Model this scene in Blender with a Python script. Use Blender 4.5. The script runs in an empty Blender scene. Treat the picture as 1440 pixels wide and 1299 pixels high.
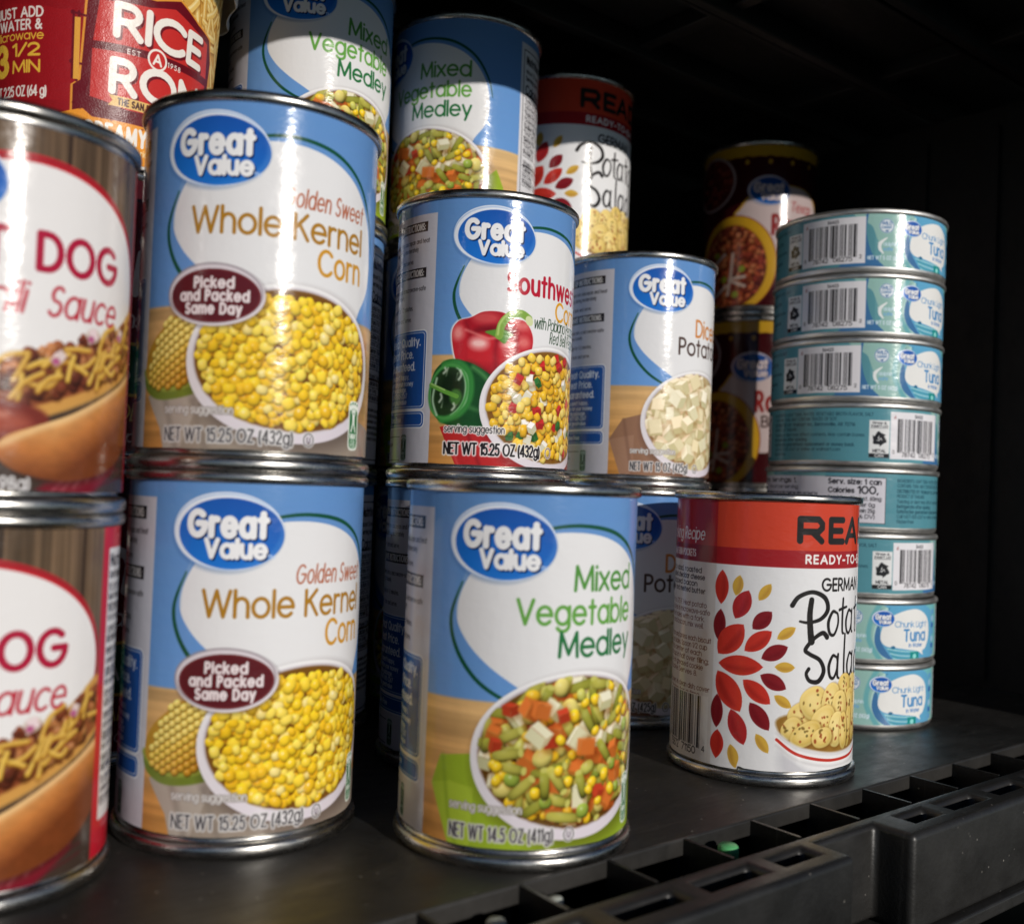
import bpy, bmesh, math
import numpy as np
from mathutils import Matrix, Vector

S = bpy.context.scene
COL = S.collection
MM = .001

# ------------------------------------------------------------------ camera
cam = bpy.data.cameras.new('camera')
camo = bpy.data.objects.new('camera', cam)
COL.objects.link(camo)
YAW, PITCH, ROLL = math.radians(38.7125), math.radians(1.3669), math.radians(2.1982)
fw = Vector((math.sin(YAW)*math.cos(PITCH), math.cos(YAW)*math.cos(PITCH), math.sin(PITCH)))
rt = Vector((math.cos(YAW), -math.sin(YAW), 0)); up = rt.cross(fw)
rt, up = math.cos(ROLL)*rt+math.sin(ROLL)*up, -math.sin(ROLL)*rt+math.cos(ROLL)*up
camo.matrix_world = Matrix(((rt.x, up.x, -fw.x, 0), (rt.y, up.y, -fw.y, -.21783), (rt.z, up.z, -fw.z, .11048), (0, 0, 0, 1)))
cam.sensor_width = 36; cam.sensor_fit = 'HORIZONTAL'; cam.lens = 36*1421.66/1440
cam.clip_start = .01; cam.clip_end = 100
cam.dof.use_dof = True; cam.dof.focus_distance = .388; cam.dof.aperture_fstop = 8.6; cam.dof.aperture_blades = 7
S.camera = camo

# ------------------------------------------------------------------ daylight
SUN_AZ, SUN_EL = math.radians(-1.0), math.radians(14.0)     # from the open front (-Y) towards +X, and above the horizon
W = bpy.data.worlds.new('World'); S.world = W; W.use_nodes = True
nt = W.node_tree; nt.nodes.clear()
out = nt.nodes.new('ShaderNodeOutputWorld'); bg = nt.nodes.new('ShaderNodeBackground'); sky = nt.nodes.new('ShaderNodeTexSky')
sky.sky_type = 'NISHITA'; sky.sun_disc = False
sky.sun_elevation = SUN_EL; sky.sun_rotation = math.pi-SUN_AZ; sky.dust_density = 0; sky.air_density = .4
bg.inputs[1].default_value = .05
nt.links.new(sky.outputs[0], bg.inputs[0]); nt.links.new(bg.outputs[0], out.inputs[0])
sun = bpy.data.lights.new('sun', 'SUN'); suno = bpy.data.objects.new('sun', sun); COL.objects.link(suno)
sun.energy = 3.3; sun.angle = math.radians(.5); sun.color = (1, .94, .865)
to_sun = Vector((math.sin(SUN_AZ)*math.cos(SUN_EL), -math.cos(SUN_AZ)*math.cos(SUN_EL), math.sin(SUN_EL)))
suno.rotation_euler = to_sun.to_track_quat('Z', 'Y').to_euler()
S.view_settings.view_transform = 'Standard'; S.view_settings.look = 'None'
S.view_settings.exposure = 0; S.view_settings.gamma = 1; S.view_settings.use_curve_mapping = False
S.render.engine = 'CYCLES'
S.cycles.max_bounces = 8

# ------------------------------------------------------------------ materials
def mat(name, color=(.5,.5,.5), rough=.5, metal=0, spec=.5):
    m = bpy.data.materials.new(name); m.use_nodes = True
    b = m.node_tree.nodes['Principled BSDF']
    b.inputs['Base Color'].default_value = (*color, 1); b.inputs['Roughness'].default_value = rough
    b.inputs['Metallic'].default_value = metal; b.inputs['Specular IOR Level'].default_value = spec
    return m, m.node_tree, b
def node(nt, typ, **kw):
    n = nt.nodes.new(typ)
    for k, v in kw.items():
        if isinstance(v, (int, float, tuple)) and k in n.inputs: n.inputs[k].default_value = v
        else: setattr(n, k, v)
    return n
def coords(nt, scale=(1,1,1)):
    tc = nt.nodes.new('ShaderNodeTexCoord'); mp = nt.nodes.new('ShaderNodeMapping')
    mp.inputs['Scale'].default_value = scale; nt.links.new(tc.outputs['Object'], mp.inputs[0]); return mp.outputs[0]
def add_noise(nt, scale, vec, detail=4, rough=.6):
    n = nt.nodes.new('ShaderNodeTexNoise'); n.inputs['Scale'].default_value = scale
    n.inputs['Detail'].default_value = detail; n.inputs['Roughness'].default_value = rough
    nt.links.new(vec, n.inputs['Vector']); return n.outputs[0]
def ramp(nt, src, p0, c0, p1, c1):
    r = nt.nodes.new('ShaderNodeMapRange'); r.inputs[1].default_value = p0; r.inputs[2].default_value = p1
    r.inputs[3].default_value = c0; r.inputs[4].default_value = c1; nt.links.new(src, r.inputs[0]); return r.outputs[0]
def bump(nt, b, src, strength, dist=.0005):
    n = nt.nodes.new('ShaderNodeBump'); n.inputs['Strength'].default_value = strength; n.inputs['Distance'].default_value = dist
    nt.links.new(src, n.inputs['Height']); nt.links.new(n.outputs[0], b.inputs['Normal'])

def paper_mat(name, rough=.3, b1=.12, b2=.10):
    """glossy printed paper: the print is the label mesh's own colour"""
    m, nt, b = mat(name, rough=rough, spec=.3)
    a = nt.nodes.new('ShaderNodeAttribute'); a.attribute_name = 'print'
    nt.links.new(a.outputs['Color'], b.inputs['Base Color'])
    v = coords(nt)
    f = add_noise(nt, 1600, v, 2); w = add_noise(nt, 55, coords(nt, (1, 1, .35)), 3)
    nt.links.new(ramp(nt, add_noise(nt, 120, v, 4), .35, rough-.05, .75, rough+.07), b.inputs['Roughness'])
    mx = nt.nodes.new('ShaderNodeMath'); mx.operation = 'MULTIPLY_ADD'; mx.inputs[1].default_value = b1; nt.links.new(f, mx.inputs[0])
    m2 = nt.nodes.new('ShaderNodeMath'); m2.operation = 'MULTIPLY_ADD'; m2.inputs[1].default_value = 5.; nt.links.new(w, m2.inputs[0])
    m3 = nt.nodes.new('ShaderNodeMath'); m3.operation = 'MULTIPLY'; m3.inputs[1].default_value = 2.2; nt.links.new(add_noise(nt, 210, coords(nt, (1, 1, 1.7)), 3), m3.inputs[0]); nt.links.new(m3.outputs[0], m2.inputs[2])
    nt.links.new(m2.outputs[0], mx.inputs[2]); bump(nt, b, mx.outputs[0], b2, .0004)
    return m
PAPER = paper_mat('glossy_label_paper', .19, .1, .13)
CARD = paper_mat('coated_cup_card', .34, .9, .22)

def steel_mat(name, base=(.60,.59,.57), rough=.2):
    m, nt, b = mat(name, base, rough, 1)
    v = coords(nt, (1, 1, 6)); s = add_noise(nt, 140, v, 5, .7); d = add_noise(nt, 35, coords(nt), 4)
    nt.links.new(ramp(nt, s, .3, rough-.07, .75, rough+.16), b.inputs['Roughness'])
    r = nt.nodes.new('ShaderNodeMix'); r.data_type = 'RGBA'
    r.inputs[6].default_value = (*base, 1); r.inputs[7].default_value = (base[0]*.55, base[1]*.53, base[2]*.5, 1)
    nt.links.new(ramp(nt, d, .5, 0, .75, 1), r.inputs[0]); nt.links.new(r.outputs[2], b.inputs['Base Color'])
    bump(nt, b, s, .2, .00025)
    return m
STEEL = steel_mat('tinned_steel', (.47,.46,.44), .25)
SATIN = steel_mat('satin_steel', (.66,.65,.63), .42)
STEEL_D = steel_mat('tinned_steel_lid', (.52,.51,.5), .28)

def plastic_mat(name, base, rough, dust=.5, grain=.25, flat=1):
    m, nt, b = mat(name, base, rough)
    v = coords(nt); d = add_noise(nt, 9, v, 6, .65); g_ = add_noise(nt, 900, v, 2)
    sc = add_noise(nt, 60, coords(nt, (.7, 1.6, 1)), 6, .75)
    nt.links.new(ramp(nt, sc, .3, rough-.1, .7, rough+.14), b.inputs['Roughness'])
    vo = nt.nodes.new('ShaderNodeTexVoronoi'); vo.inputs['Scale'].default_value = 300; nt.links.new(coords(nt, (1, 1, flat)), vo.inputs['Vector'])
    wn = nt.nodes.new('ShaderNodeTexWhiteNoise'); nt.links.new(vo.outputs['Position'], wn.inputs['Vector'])
    sp = nt.nodes.new('ShaderNodeMath'); sp.operation = 'MULTIPLY'
    nt.links.new(ramp(nt, vo.outputs['Distance'], .06, 1, .15, 0), sp.inputs[0]); nt.links.new(ramp(nt, wn.outputs[0], .84, 0, .97, 1), sp.inputs[1])
    sm = nt.nodes.new('ShaderNodeMath'); sm.operation = 'MULTIPLY_ADD'; sm.inputs[1].default_value = dust
    nt.links.new(sp.outputs[0], sm.inputs[0]); nt.links.new(ramp(nt, d, .42, 0, .8, .09*dust), sm.inputs[2])
    mx = nt.nodes.new('ShaderNodeMix'); mx.data_type = 'RGBA'; mx.inputs[6].default_value = (*base, 1); mx.inputs[7].default_value = (.42,.39,.35,1)
    s1 = nt.nodes.new('ShaderNodeMath'); s1.operation = 'MULTIPLY_ADD'; s1.inputs[1].default_value = .10*dust
    rotm = nt.nodes.new('ShaderNodeMapping'); rotm.inputs['Rotation'].default_value = (0, 0, .5); rotm.inputs['Scale'].default_value = (1.2, 60, 1); tcs = nt.nodes.new('ShaderNodeTexCoord'); nt.links.new(tcs.outputs['Object'], rotm.inputs[0])
    nt.links.new(ramp(nt, add_noise(nt, 9, rotm.outputs[0], 3), .62, 0, .70, 1), s1.inputs[0]); nt.links.new(sm.outputs[0], s1.inputs[2]); sm = s1
    nt.links.new(sm.outputs[0], mx.inputs[0]); nt.links.new(mx.outputs[2], b.inputs['Base Color'])
    bump(nt, b, g_, grain, .0002)
    return m
BOARD = plastic_mat('black_shelf_plastic', (.0125,.012,.0112), .42, .9, .25, 0)
BEAM = plastic_mat('grained_black_plastic', (.008,.0078,.0076), .42, .45, .45)
DARK = plastic_mat('black_wall_plastic', (.006,.006,.006), .6, .05, .2)

# ------------------------------------------------------------------ object helpers
def link(name, me, m=None, parent=None):
    o = bpy.data.objects.new(name, me); COL.objects.link(o)
    if m and me is not None and not me.materials: me.materials.append(m)
    if parent: o.parent = parent
    return o
def thing(name, label, cat, loc=(0,0,0), rot=0, group=None):
    o = bpy.data.objects.new(name, None); COL.objects.link(o); o.empty_display_size = .02
    o.location = [c*MM for c in loc]; o.rotation_euler = (0, 0, rot)
    o['label'] = label; o['category'] = cat
    if group: o['group'] = group
    return o
def mesh(name, V, F, smooth=True):
    me = bpy.data.meshes.new(name); me.from_pydata([tuple(c*MM for c in v) for v in V], [], F)
    if smooth: me.polygons.foreach_set('use_smooth', [True]*len(me.polygons))
    me.update(); return me
def lathe(name, P, n=96, close=False):
    """turn a profile of (r, z) about Z"""
    V, F, k = [], [], len(P)
    for i in range(n):
        a = 2*math.pi*i/n; c, s = math.cos(a), math.sin(a)
        V += [(r*c, r*s, z) for r, z in P]
    for i in range(n):
        j = (i+1) % n
        for t in range(k if close else k-1):
            u = (t+1) % k
            F.append((i*k+t, j*k+t, j*k+u, i*k+u))
    return mesh(name, V, F)
def box(V, F, x0, x1, y0, y1, z0, z1):
    b = len(V)
    V += [(x,y,z) for z in (z0,z1) for x,y in ((x0,y0),(x1,y0),(x1,y1),(x0,y1))]
    F += [tuple(b+i for i in f) for f in ((3,2,1,0),(4,5,6,7),(0,1,5,4),(1,2,6,5),(2,3,7,6),(3,0,4,7))]
def boxes(name, L, m, parent=None, bev=0):
    V, F = [], []
    for b in L: box(V, F, *b)
    o = link(name, mesh(name, V, F, False), m, parent)
    if bev:
        md = o.modifiers.new('bevel', 'BEVEL'); md.width = bev*MM; md.segments = 3; md.limit_method = 'ANGLE'
    return o

#@ART
# ------------------------------------------------------------------ printed labels
# Every paper label is printed on a fine grid of its own vertices: the art below is drawn in
# millimetres (u round the can, v up the can) and becomes the colours of that grid.
RNG = np.random.RandomState

def arc(cx, cy, rx, ry, a0, a1, n=None):
    n = n or max(4, int(abs(a1-a0)/18))
    t = np.radians(np.linspace(a0, a1, n+1))
    return [(cx+rx*math.cos(k), cy+ry*math.sin(k)) for k in t]

G = {}
def g(ch, adv, *st): G[ch] = (adv, [list(s) for s in st])
_o = arc(.31, .27, .27, .27, 0, 360)
g(' ', .30)
g('a', .67, _o, [(.58,.54),(.58,0)])
g('b', .67, [(.08,.76),(.08,0)], arc(.35,.27,.27,.27,0,360))
g('c', .58, arc(.31,.27,.27,.27,48,312))
g('d', .67, _o, [(.58,.76),(.58,0)])
g('e', .63, [(.05,.28),(.57,.28)], arc(.31,.27,.27,.27,0,318))
g('f', .33, [(.14,0),(.14,.60)], arc(.29,.60,.15,.16,180,85), [(.02,.52),(.29,.52)])
g('g', .67, _o, [(.58,.54),(.58,-.02)], arc(.325,-.02,.255,.2,0,-150))
g('h', .60, [(.08,.76),(.08,0)], arc(.30,.31,.22,.23,180,0), [(.52,.31),(.52,0)])
g('i', .17, [(.085,.54),(.085,0)], [(.085,.72),(.085,.73)])
g('j', .17, [(.085,.54),(.085,-.1)], arc(.0,-.1,.085,.1,0,-80), [(.085,.72),(.085,.73)])
g('k', .54, [(.08,.76),(.08,0)], [(.45,.54),(.08,.20)], [(.22,.33),(.50,0)])
g('l', .17, [(.085,.76),(.085,0)])
g('m', .90, [(.08,.54),(.08,0)], arc(.265,.34,.185,.2,180,0), [(.45,.34),(.45,0)], arc(.635,.34,.185,.2,180,0), [(.82,.34),(.82,0)])
g('n', .60, [(.08,.54),(.08,0)], arc(.30,.31,.22,.23,180,0), [(.52,.31),(.52,0)])
g('o', .62, _o)
g('p', .67, [(.08,.54),(.08,-.21)], arc(.35,.27,.27,.27,0,360))
g('q', .67, _o, [(.58,.54),(.58,-.21)])
g('r', .36, [(.08,.54),(.08,0)], arc(.27,.33,.19,.2,180,65))
_s = arc(.235,.405,.165,.135,35,270) + arc(.235,.135,.19,.135,90,-150)
g('s', .47, _s)
g('t', .33, [(.16,.72),(.16,0)], [(.02,.52),(.31,.52)])
g('u', .60, [(.08,.54),(.08,.23)], arc(.30,.23,.22,.23,180,360), [(.52,.54),(.52,0)])
g('v', .50, [(.03,.54),(.25,0),(.47,.54)])
g('w', .80, [(.03,.54),(.21,0),(.40,.54),(.59,0),(.77,.54)])
g('x', .50, [(.04,.54),(.46,0)], [(.46,.54),(.04,0)])
g('y', .52, [(.03,.54),(.26,0)], [(.49,.54),(.18,-.21)])
g('z', .48, [(.05,.54),(.43,.54),(.05,0),(.43,0)])
g('A', .70, [(.03,0),(.35,.74),(.67,0)], [(.14,.25),(.56,.25)])
g('B', .56, [(.08,0),(.08,.74),(.28,.74)]+arc(.28,.56,.18,.18,90,-90)+[(.08,.38)], [(.28,.38)]+arc(.30,.19,.2,.19,90,-90)+[(.08,0)])
g('C', .78, arc(.41,.37,.37,.37,42,318))
g('D', .70, [(.08,0),(.08,.74),(.27,.74)]+arc(.27,.37,.36,.37,90,-90)+[(.08,0)])
g('E', .50, [(.44,.74),(.08,.74),(.08,0),(.44,0)], [(.08,.38),(.41,.38)])
g('F', .47, [(.43,.74),(.08,.74),(.08,0)], [(.08,.38),(.39,.38)])
g('G', .82, arc(.41,.37,.37,.37,48,360)+[(.44,.37)])
g('H', .66, [(.08,0),(.08,.74)], [(.58,0),(.58,.74)], [(.08,.38),(.58,.38)])
g('I', .18, [(.09,0),(.09,.74)])
g('J', .46, [(.37,.74),(.37,.18)]+arc(.2,.18,.17,.18,0,-180))
g('K', .60, [(.08,0),(.08,.74)], [(.52,.74),(.09,.33)], [(.23,.46),(.56,0)])
g('L', .45, [(.08,.74),(.08,0),(.41,0)])
g('M', .84, [(.08,0),(.12,.74),(.42,.08),(.72,.74),(.76,0)])
g('N', .70, [(.08,0),(.08,.74),(.61,0),(.61,.74)])
g('O', .82, arc(.41,.37,.37,.37,0,360))
g('P', .54, [(.08,0),(.08,.74),(.27,.74)]+arc(.27,.54,.2,.2,90,-90)+[(.08,.34)])
g('Q', .84, arc(.41,.37,.37,.37,0,360), [(.5,.2),(.76,-.02)])
g('R', .58, [(.08,0),(.08,.74),(.28,.74)]+arc(.28,.54,.2,.2,90,-90)+[(.08,.34)], [(.28,.34),(.52,0)])
g('S', .52, arc(.26,.555,.19,.185,35,270)+arc(.26,.185,.215,.185,90,-150))
g('T', .54, [(.27,0),(.27,.74)], [(.03,.74),(.51,.74)])
g('U', .66, [(.08,.74),(.08,.25)]+arc(.33,.25,.25,.25,180,360)+[(.58,.74)])
g('V', .64, [(.03,.74),(.32,0),(.61,.74)])
g('W', .98, [(.03,.74),(.25,0),(.49,.74),(.73,0),(.95,.74)])
g('X', .60, [(.04,.74),(.56,0)], [(.56,.74),(.04,0)])
g('Y', .58, [(.03,.74),(.29,.34),(.55,.74)], [(.29,.34),(.29,0)])
g('Z', .56, [(.05,.74),(.51,.74),(.05,0),(.51,0)])
g('0', .56, arc(.28,.37,.22,.37,0,360))
g('1', .34, [(.05,.6),(.2,.74),(.2,0)])
g('2', .54, arc(.27,.53,.21,.21,170,-35)+[(.06,0),(.5,0)])
g('3', .54, arc(.26,.555,.18,.185,150,-90)+arc(.26,.19,.21,.19,90,-150))
g('4', .58, [(.42,0),(.42,.74),(.05,.18),(.54,.18)])
g('5', .54, [(.46,.74),(.14,.74),(.1,.42)]+arc(.26,.24,.22,.24,120,-150))
g('6', .54, [(.4,.74),(.1,.33)], arc(.27,.22,.21,.22,0,360))
g('7', .50, [(.04,.74),(.46,.74),(.16,0)])
g('8', .54, arc(.27,.56,.18,.18,0,360), arc(.27,.19,.21,.19,0,360))
g('9', .54, arc(.27,.52,.21,.22,0,360), [(.45,.42),(.16,0)])
g('.', .18, [(.09,.01),(.09,.02)])
g(',', .18, [(.1,.03),(.06,-.09)])
g(';', .18, [(.1,.05),(.06,-.09)], [(.09,.45),(.09,.46)])
g(':', .18, [(.09,.05),(.09,.06)], [(.09,.45),(.09,.46)])
g('-', .36, [(.05,.3),(.31,.3)])
g('(', .26, arc(.36,.3,.26,.52,130,230))
g(')', .26, arc(-.1,.3,.26,.52,50,-50))
g('/', .38, [(.02,-.02),(.36,.76)])
g('&', .68, [(.62,0),(.2,.52)]+arc(.3,.6,.13,.14,200,-10)+[(.38,.48),(.14,.3)]+arc(.25,.19,.19,.19,130,330)+[(.6,.34)])
g("'", .14, [(.07,.74),(.07,.58)])
g('%', .8, arc(.2,.56,.15,.17,0,360), arc(.6,.17,.15,.17,0,360), [(.62,.74),(.18,0)])

GX = {}
for _c, (_a, _st) in G.items():
    _x = [p[0] for q in _st for p in q] or [0, .16]
    GX[_c] = (min(_x), max(_x)-min(_x))

def mixc(a, b, t): return tuple(x+(y-x)*t for x, y in zip(a, b))

class Cv:
    def __init__(s, u0, u1, v0, v1, res=.2, bg=(255,255,255)):
        s.u0, s.v0, s.res = u0, v0, res
        s.nx = int(round((u1-u0)/res))+1; s.ny = int(round((v1-v0)/res))+1
        s.us = np.linspace(u0, u1, s.nx).astype('f'); s.vs = np.linspace(v0, v1, s.ny).astype('f')
        s.im = np.empty((s.ny, s.nx, 3), 'f'); s.im[:] = np.array(bg, 'f')/255
        s.clip = None
    def win(s, x0, x1, y0, y1):
        i0 = max(0, int((x0-s.u0)/s.res)-1); i1 = min(s.nx, int((x1-s.u0)/s.res)+3)
        j0 = max(0, int((y0-s.v0)/s.res)-1); j1 = min(s.ny, int((y1-s.v0)/s.res)+3)
        if i1 <= i0 or j1 <= j0: return None
        return (slice(j0, j1), slice(i0, i1)), s.us[None, i0:i1], s.vs[j0:j1, None]
    def put(s, w, a, col):
        if s.clip is not None: a = a*s.clip[w]
        c = np.asarray(col, 'f')
        if c.ndim == 1 or c.ndim == 3: c = c/255
        s.im[w] += (c-s.im[w])*a[..., None]
    def mul(s, w, a, k):
        if s.clip is not None: a = a*s.clip[w]
        s.im[w] *= 1-a[..., None]*(1-np.asarray(k, 'f'))
    def rect(s, x0, x1, y0, y1, col, r=0, soft=0):
        q = s.win(x0-1, x1+1, y0-1, y1+1)
        if q is None: return
        w, U, V = q
        dx = np.abs(U-(x0+x1)/2)-(x1-x0)/2+r; dy = np.abs(V-(y0+y1)/2)-(y1-y0)/2+r
        d = np.hypot(np.maximum(dx,0), np.maximum(dy,0))+np.minimum(np.maximum(dx,dy),0)-r
        s.put(w, np.clip(.5-d/(s.res+soft), 0, 1), col)
    def eld(s, U, V, cx, cy, rx, ry, rot=0):
        c, sn = math.cos(rot), math.sin(rot)
        p = ((U-cx)*c+(V-cy)*sn)/rx; q = (-(U-cx)*sn+(V-cy)*c)/ry
        r = np.sqrt(p*p+q*q)+1e-6
        gr = np.sqrt((p/rx)**2+(q/ry)**2)/r+1e-6
        return (r-1)/gr, p, q
    def ell(s, cx, cy, rx, ry, col, rot=0, soft=0, ring=None, opa=1):
        m = max(rx, ry)+1+soft+(ring or 0); q = s.win(cx-m, cx+m, cy-m, cy+m)
        if q is None: return
        w, U, V = q
        d, _, _ = s.eld(U, V, cx, cy, rx, ry, rot)
        if ring: d = np.abs(d)-ring/2
        s.put(w, opa*np.clip(.5-d/(s.res+soft), 0, 1), col)
    def poly(s, P, col, soft=0, opa=1, mul=None):
        P = np.array(P, float); x0, y0 = P.min(0)-1-soft; x1, y1 = P.max(0)+1+soft
        q = s.win(x0, x1, y0, y1)
        if q is None: return
        w, U, V = q
        ins = np.zeros(np.broadcast(U, V).shape, bool); d2 = np.full(ins.shape, 1e9, 'f')
        n = len(P)
        for i in range(n):
            (ax, ay), (bx, by) = P[i], P[(i+1) % n]
            if ay != by:
                ins ^= ((V < ay) != (V < by)) & (U < (bx-ax)*(V-ay)/(by-ay)+ax)
            d2 = np.minimum(d2, seg2(U, V, ax, ay, bx, by))
        d = np.sqrt(d2)*np.where(ins, -1, 1)
        a = opa*np.clip(.5-d/(s.res+soft), 0, 1)
        if mul is not None: s.mul(w, a, mul)
        else: s.put(w, a, col)
    def line(s, P, wid, col, soft=0, opa=1, taper=None):
        P = np.array(P, float); m = wid+1+soft
        q = s.win(P[:,0].min()-m, P[:,0].max()+m, P[:,1].min()-m, P[:,1].max()+m)
        if q is None: return
        w, U, V = q
        d = np.full(np.broadcast(U, V).shape, 1e9, 'f'); n = len(P)-1
        for i in range(n):
            k = 1 if taper is None else np.interp((i+.5)/n, np.linspace(0, 1, len(taper)), taper)
            d = np.minimum(d, np.sqrt(seg2(U, V, *P[i], *P[i+1]))-wid*k/2)
        s.put(w, opa*np.clip(.5-d/(s.res+soft), 0, 1), col)
    def text(s, t, x, y, h, col, w=.1, sx=1., width=None, slant=0, rise=0, align='l', track=0, out=None, soft=0):
        """h = cap height in mm, w = stroke in em; out = (extra mm, colour) halo behind; rise = baseline slope"""
        k = h/.74; gap = w*.88+.045+track
        na = sum(GX[c][1] for c in t)
        if width:
            sx = (width/k-gap*(len(t)-1)-w)/na
            if sx < .45: gap = w*.75+.01; sx = max(.2, (width/k-gap*(len(t)-1)-w)/na)
        W = k*(na*sx+gap*(len(t)-1)+w)
        x -= {'l': 0, 'r': W, 'c': W/2}[align]
        for ps in ((0, 1) if out else (1,)):
            px = x+w*k/2
            for c in t:
                a, st = G[c]
                for q in st:
                    pts = [(px+k*(sx*(p[0]-GX[c][0])+slant*p[1]), y+k*p[1]+rise*(px-x+k*sx*p[0])) for p in q]
                    if len(pts) > 1:
                        if ps == 0: s.line(pts, w*k+2*out[0], out[1], soft=out[0])
                        else: s.line(pts, w*k, col, soft)
                px += (GX[c][1]*sx+gap)*k
        return W
    def fine(s, x, y, wid, h, col, seed=0, opa=.8, sx=.7):
        """a line of small print"""
        r = RNG(seed); t = ''
        words = 'heat and serve contents until hot stir drain liquid into microwave safe bowl cover for minutes store any unused in a glass dish'.split()
        while len(t) < wid/(h*.62*sx): t += words[r.randint(len(words))]+' '
        s.text(t.strip(), x, y, h, col, w=.11, width=wid)
    def noise(s, sx, sy, seed, U=None, V=None):
        """smooth value noise over the whole canvas, cells sx x sy mm"""
        r = RNG(seed)
        nx = int((s.us[-1]-s.u0)/sx)+3; ny = int((s.vs[-1]-s.v0)/sy)+3
        t = r.rand(ny, nx).astype('f')
        fx = (s.us-s.u0)/sx; fy = (s.vs-s.v0)/sy
        ix = fx.astype(int); iy = fy.astype(int); ax = fx-ix; ay = fy-iy
        ax = (ax*ax*(3-2*ax))[None]; ay = (ay*ay*(3-2*ay))[:, None]
        A = t[iy][:, ix]; B = t[iy][:, ix+1]; C = t[iy+1][:, ix]; D = t[iy+1][:, ix+1]
        return (A*(1-ax)+B*ax)*(1-ay)+(C*(1-ax)+D*ax)*ay
    def blob(s, x, y, rx, ry, rot, base, n=2.4, hi=.22, lo=.42, spec=.5, sh=.5, edge=(.78,.55,.3)):
        """one glossy morsel of the printed food photograph"""
        m = max(rx, ry)*1.5; q = s.win(x-m, x+m, y-m, y+m)
        if q is None: return
        w, U, V = q
        c, sn = math.cos(rot), math.sin(rot)
        p = ((U-x)*c+(V-y)*sn)/rx; t = (-(U-x)*sn+(V-y)*c)/ry
        rr = (np.abs(p)**n+np.abs(t)**n)**(1/n)
        if sh:
            dx, dy = U-x-.1*rx, V-y+.22*ry
            ps = (dx*c+dy*sn)/rx; ts = (-dx*sn+dy*c)/ry
            rs = np.sqrt(ps*ps+ts*ts)
            s.mul(w, sh*np.clip((1.32-rs)/.45, 0, 1), edge)
        a = np.clip((1-rr)*min(rx, ry)/s.res+.5, 0, 1)
        gx = (U-x)/max(rx, ry); gy = (V-y)/max(rx, ry)
        L = -.35*gx+.8*gy
        k = 1+hi*L-lo*rr**3*np.clip(.75-L, 0, 1.6)*.8
        col = np.array(base, 'f')[None, None]/255*k[..., None]
        col[..., 2] *= np.clip(.55+.45*k, 0, 1)
        sp = spec*np.exp(-((gx+.22)**2+(gy-.33)**2)/.045)
        col = col+(1-col)*sp[..., None]
        s.put(w, a, np.clip(col, 0, 1)*255)
    def cube(s, x, y, a, b, c, rnd, base, sh=.45, soft=.12):
        """a diced piece: a turned box with its lit and shaded sides"""
        q = rnd.randn(4); q[3] += .6; q /= np.linalg.norm(q); i, j, k, r = q
        R = np.array([[1-2*(j*j+k*k), 2*(i*j-k*r), 2*(i*k+j*r)], [2*(i*j+k*r), 1-2*(i*i+k*k), 2*(j*k-i*r)], [2*(i*k-j*r), 2*(j*k+i*r), 1-2*(i*i+j*j)]])
        dim = np.array([a, b, c])/2
        if sh:
            m = max(a, b, c)*.75; wq = s.win(x-m*1.4, x+m*1.4, y-m*1.6, y+m*1.4)
            if wq is not None:
                w, U, V = wq
                s.mul(w, sh*np.clip((1.25-np.hypot(U-x-.1*m, V-y+.22*m)/m)/.5, 0, 1), (.7,.5,.3))
        for ax in range(3):
            for sg in (1, -1):
                N = R[:, ax]*sg
                if N[2] <= .05: continue
                o = [t for t in range(3) if t != ax]
                P = []
                for e, f in ((1,1),(1,-1),(-1,-1),(-1,1)):
                    v = np.zeros(3); v[ax] = sg*dim[ax]; v[o[0]] = e*dim[o[0]]; v[o[1]] = f*dim[o[1]]
                    v = R@v; P.append((x+v[0]*.97, y+v[1]*.97))
                lam = .74+.30*max(0, N@np.array([-.35, .75, .55]))
                s.poly(P, tuple(min(255, t*lam**(.8+.5*(ci == 2))) for ci, t in enumerate(base)), soft=soft)

def seg2(U, V, ax, ay, bx, by):
    dx, dy = bx-ax, by-ay; L = dx*dx+dy*dy
    if L < 1e-9: return (U-ax)**2+(V-ay)**2
    t = np.clip(((U-ax)*dx+(V-ay)*dy)/L, 0, 1)
    return (U-ax-t*dx)**2+(V-ay-t*dy)**2

def spline(P, closed=True, n=8):
    P = np.array(P, float); N = len(P); out = []
    for i in range(N if closed else N-1):
        if closed: a, b, c, d = P[(i-1) % N], P[i], P[(i+1) % N], P[(i+2) % N]
        else: a, b, c, d = P[max(i-1,0)], P[i], P[i+1], P[min(i+2,N-1)]
        for t in np.linspace(0, 1, n, endpoint=False):
            out.append(.5*((2*b)+(-a+c)*t+(2*a-5*b+4*c-d)*t*t+(-a+3*b-3*c+d)*t**3))
    if not closed: out.append(P[-1])
    return np.array(out)

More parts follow.
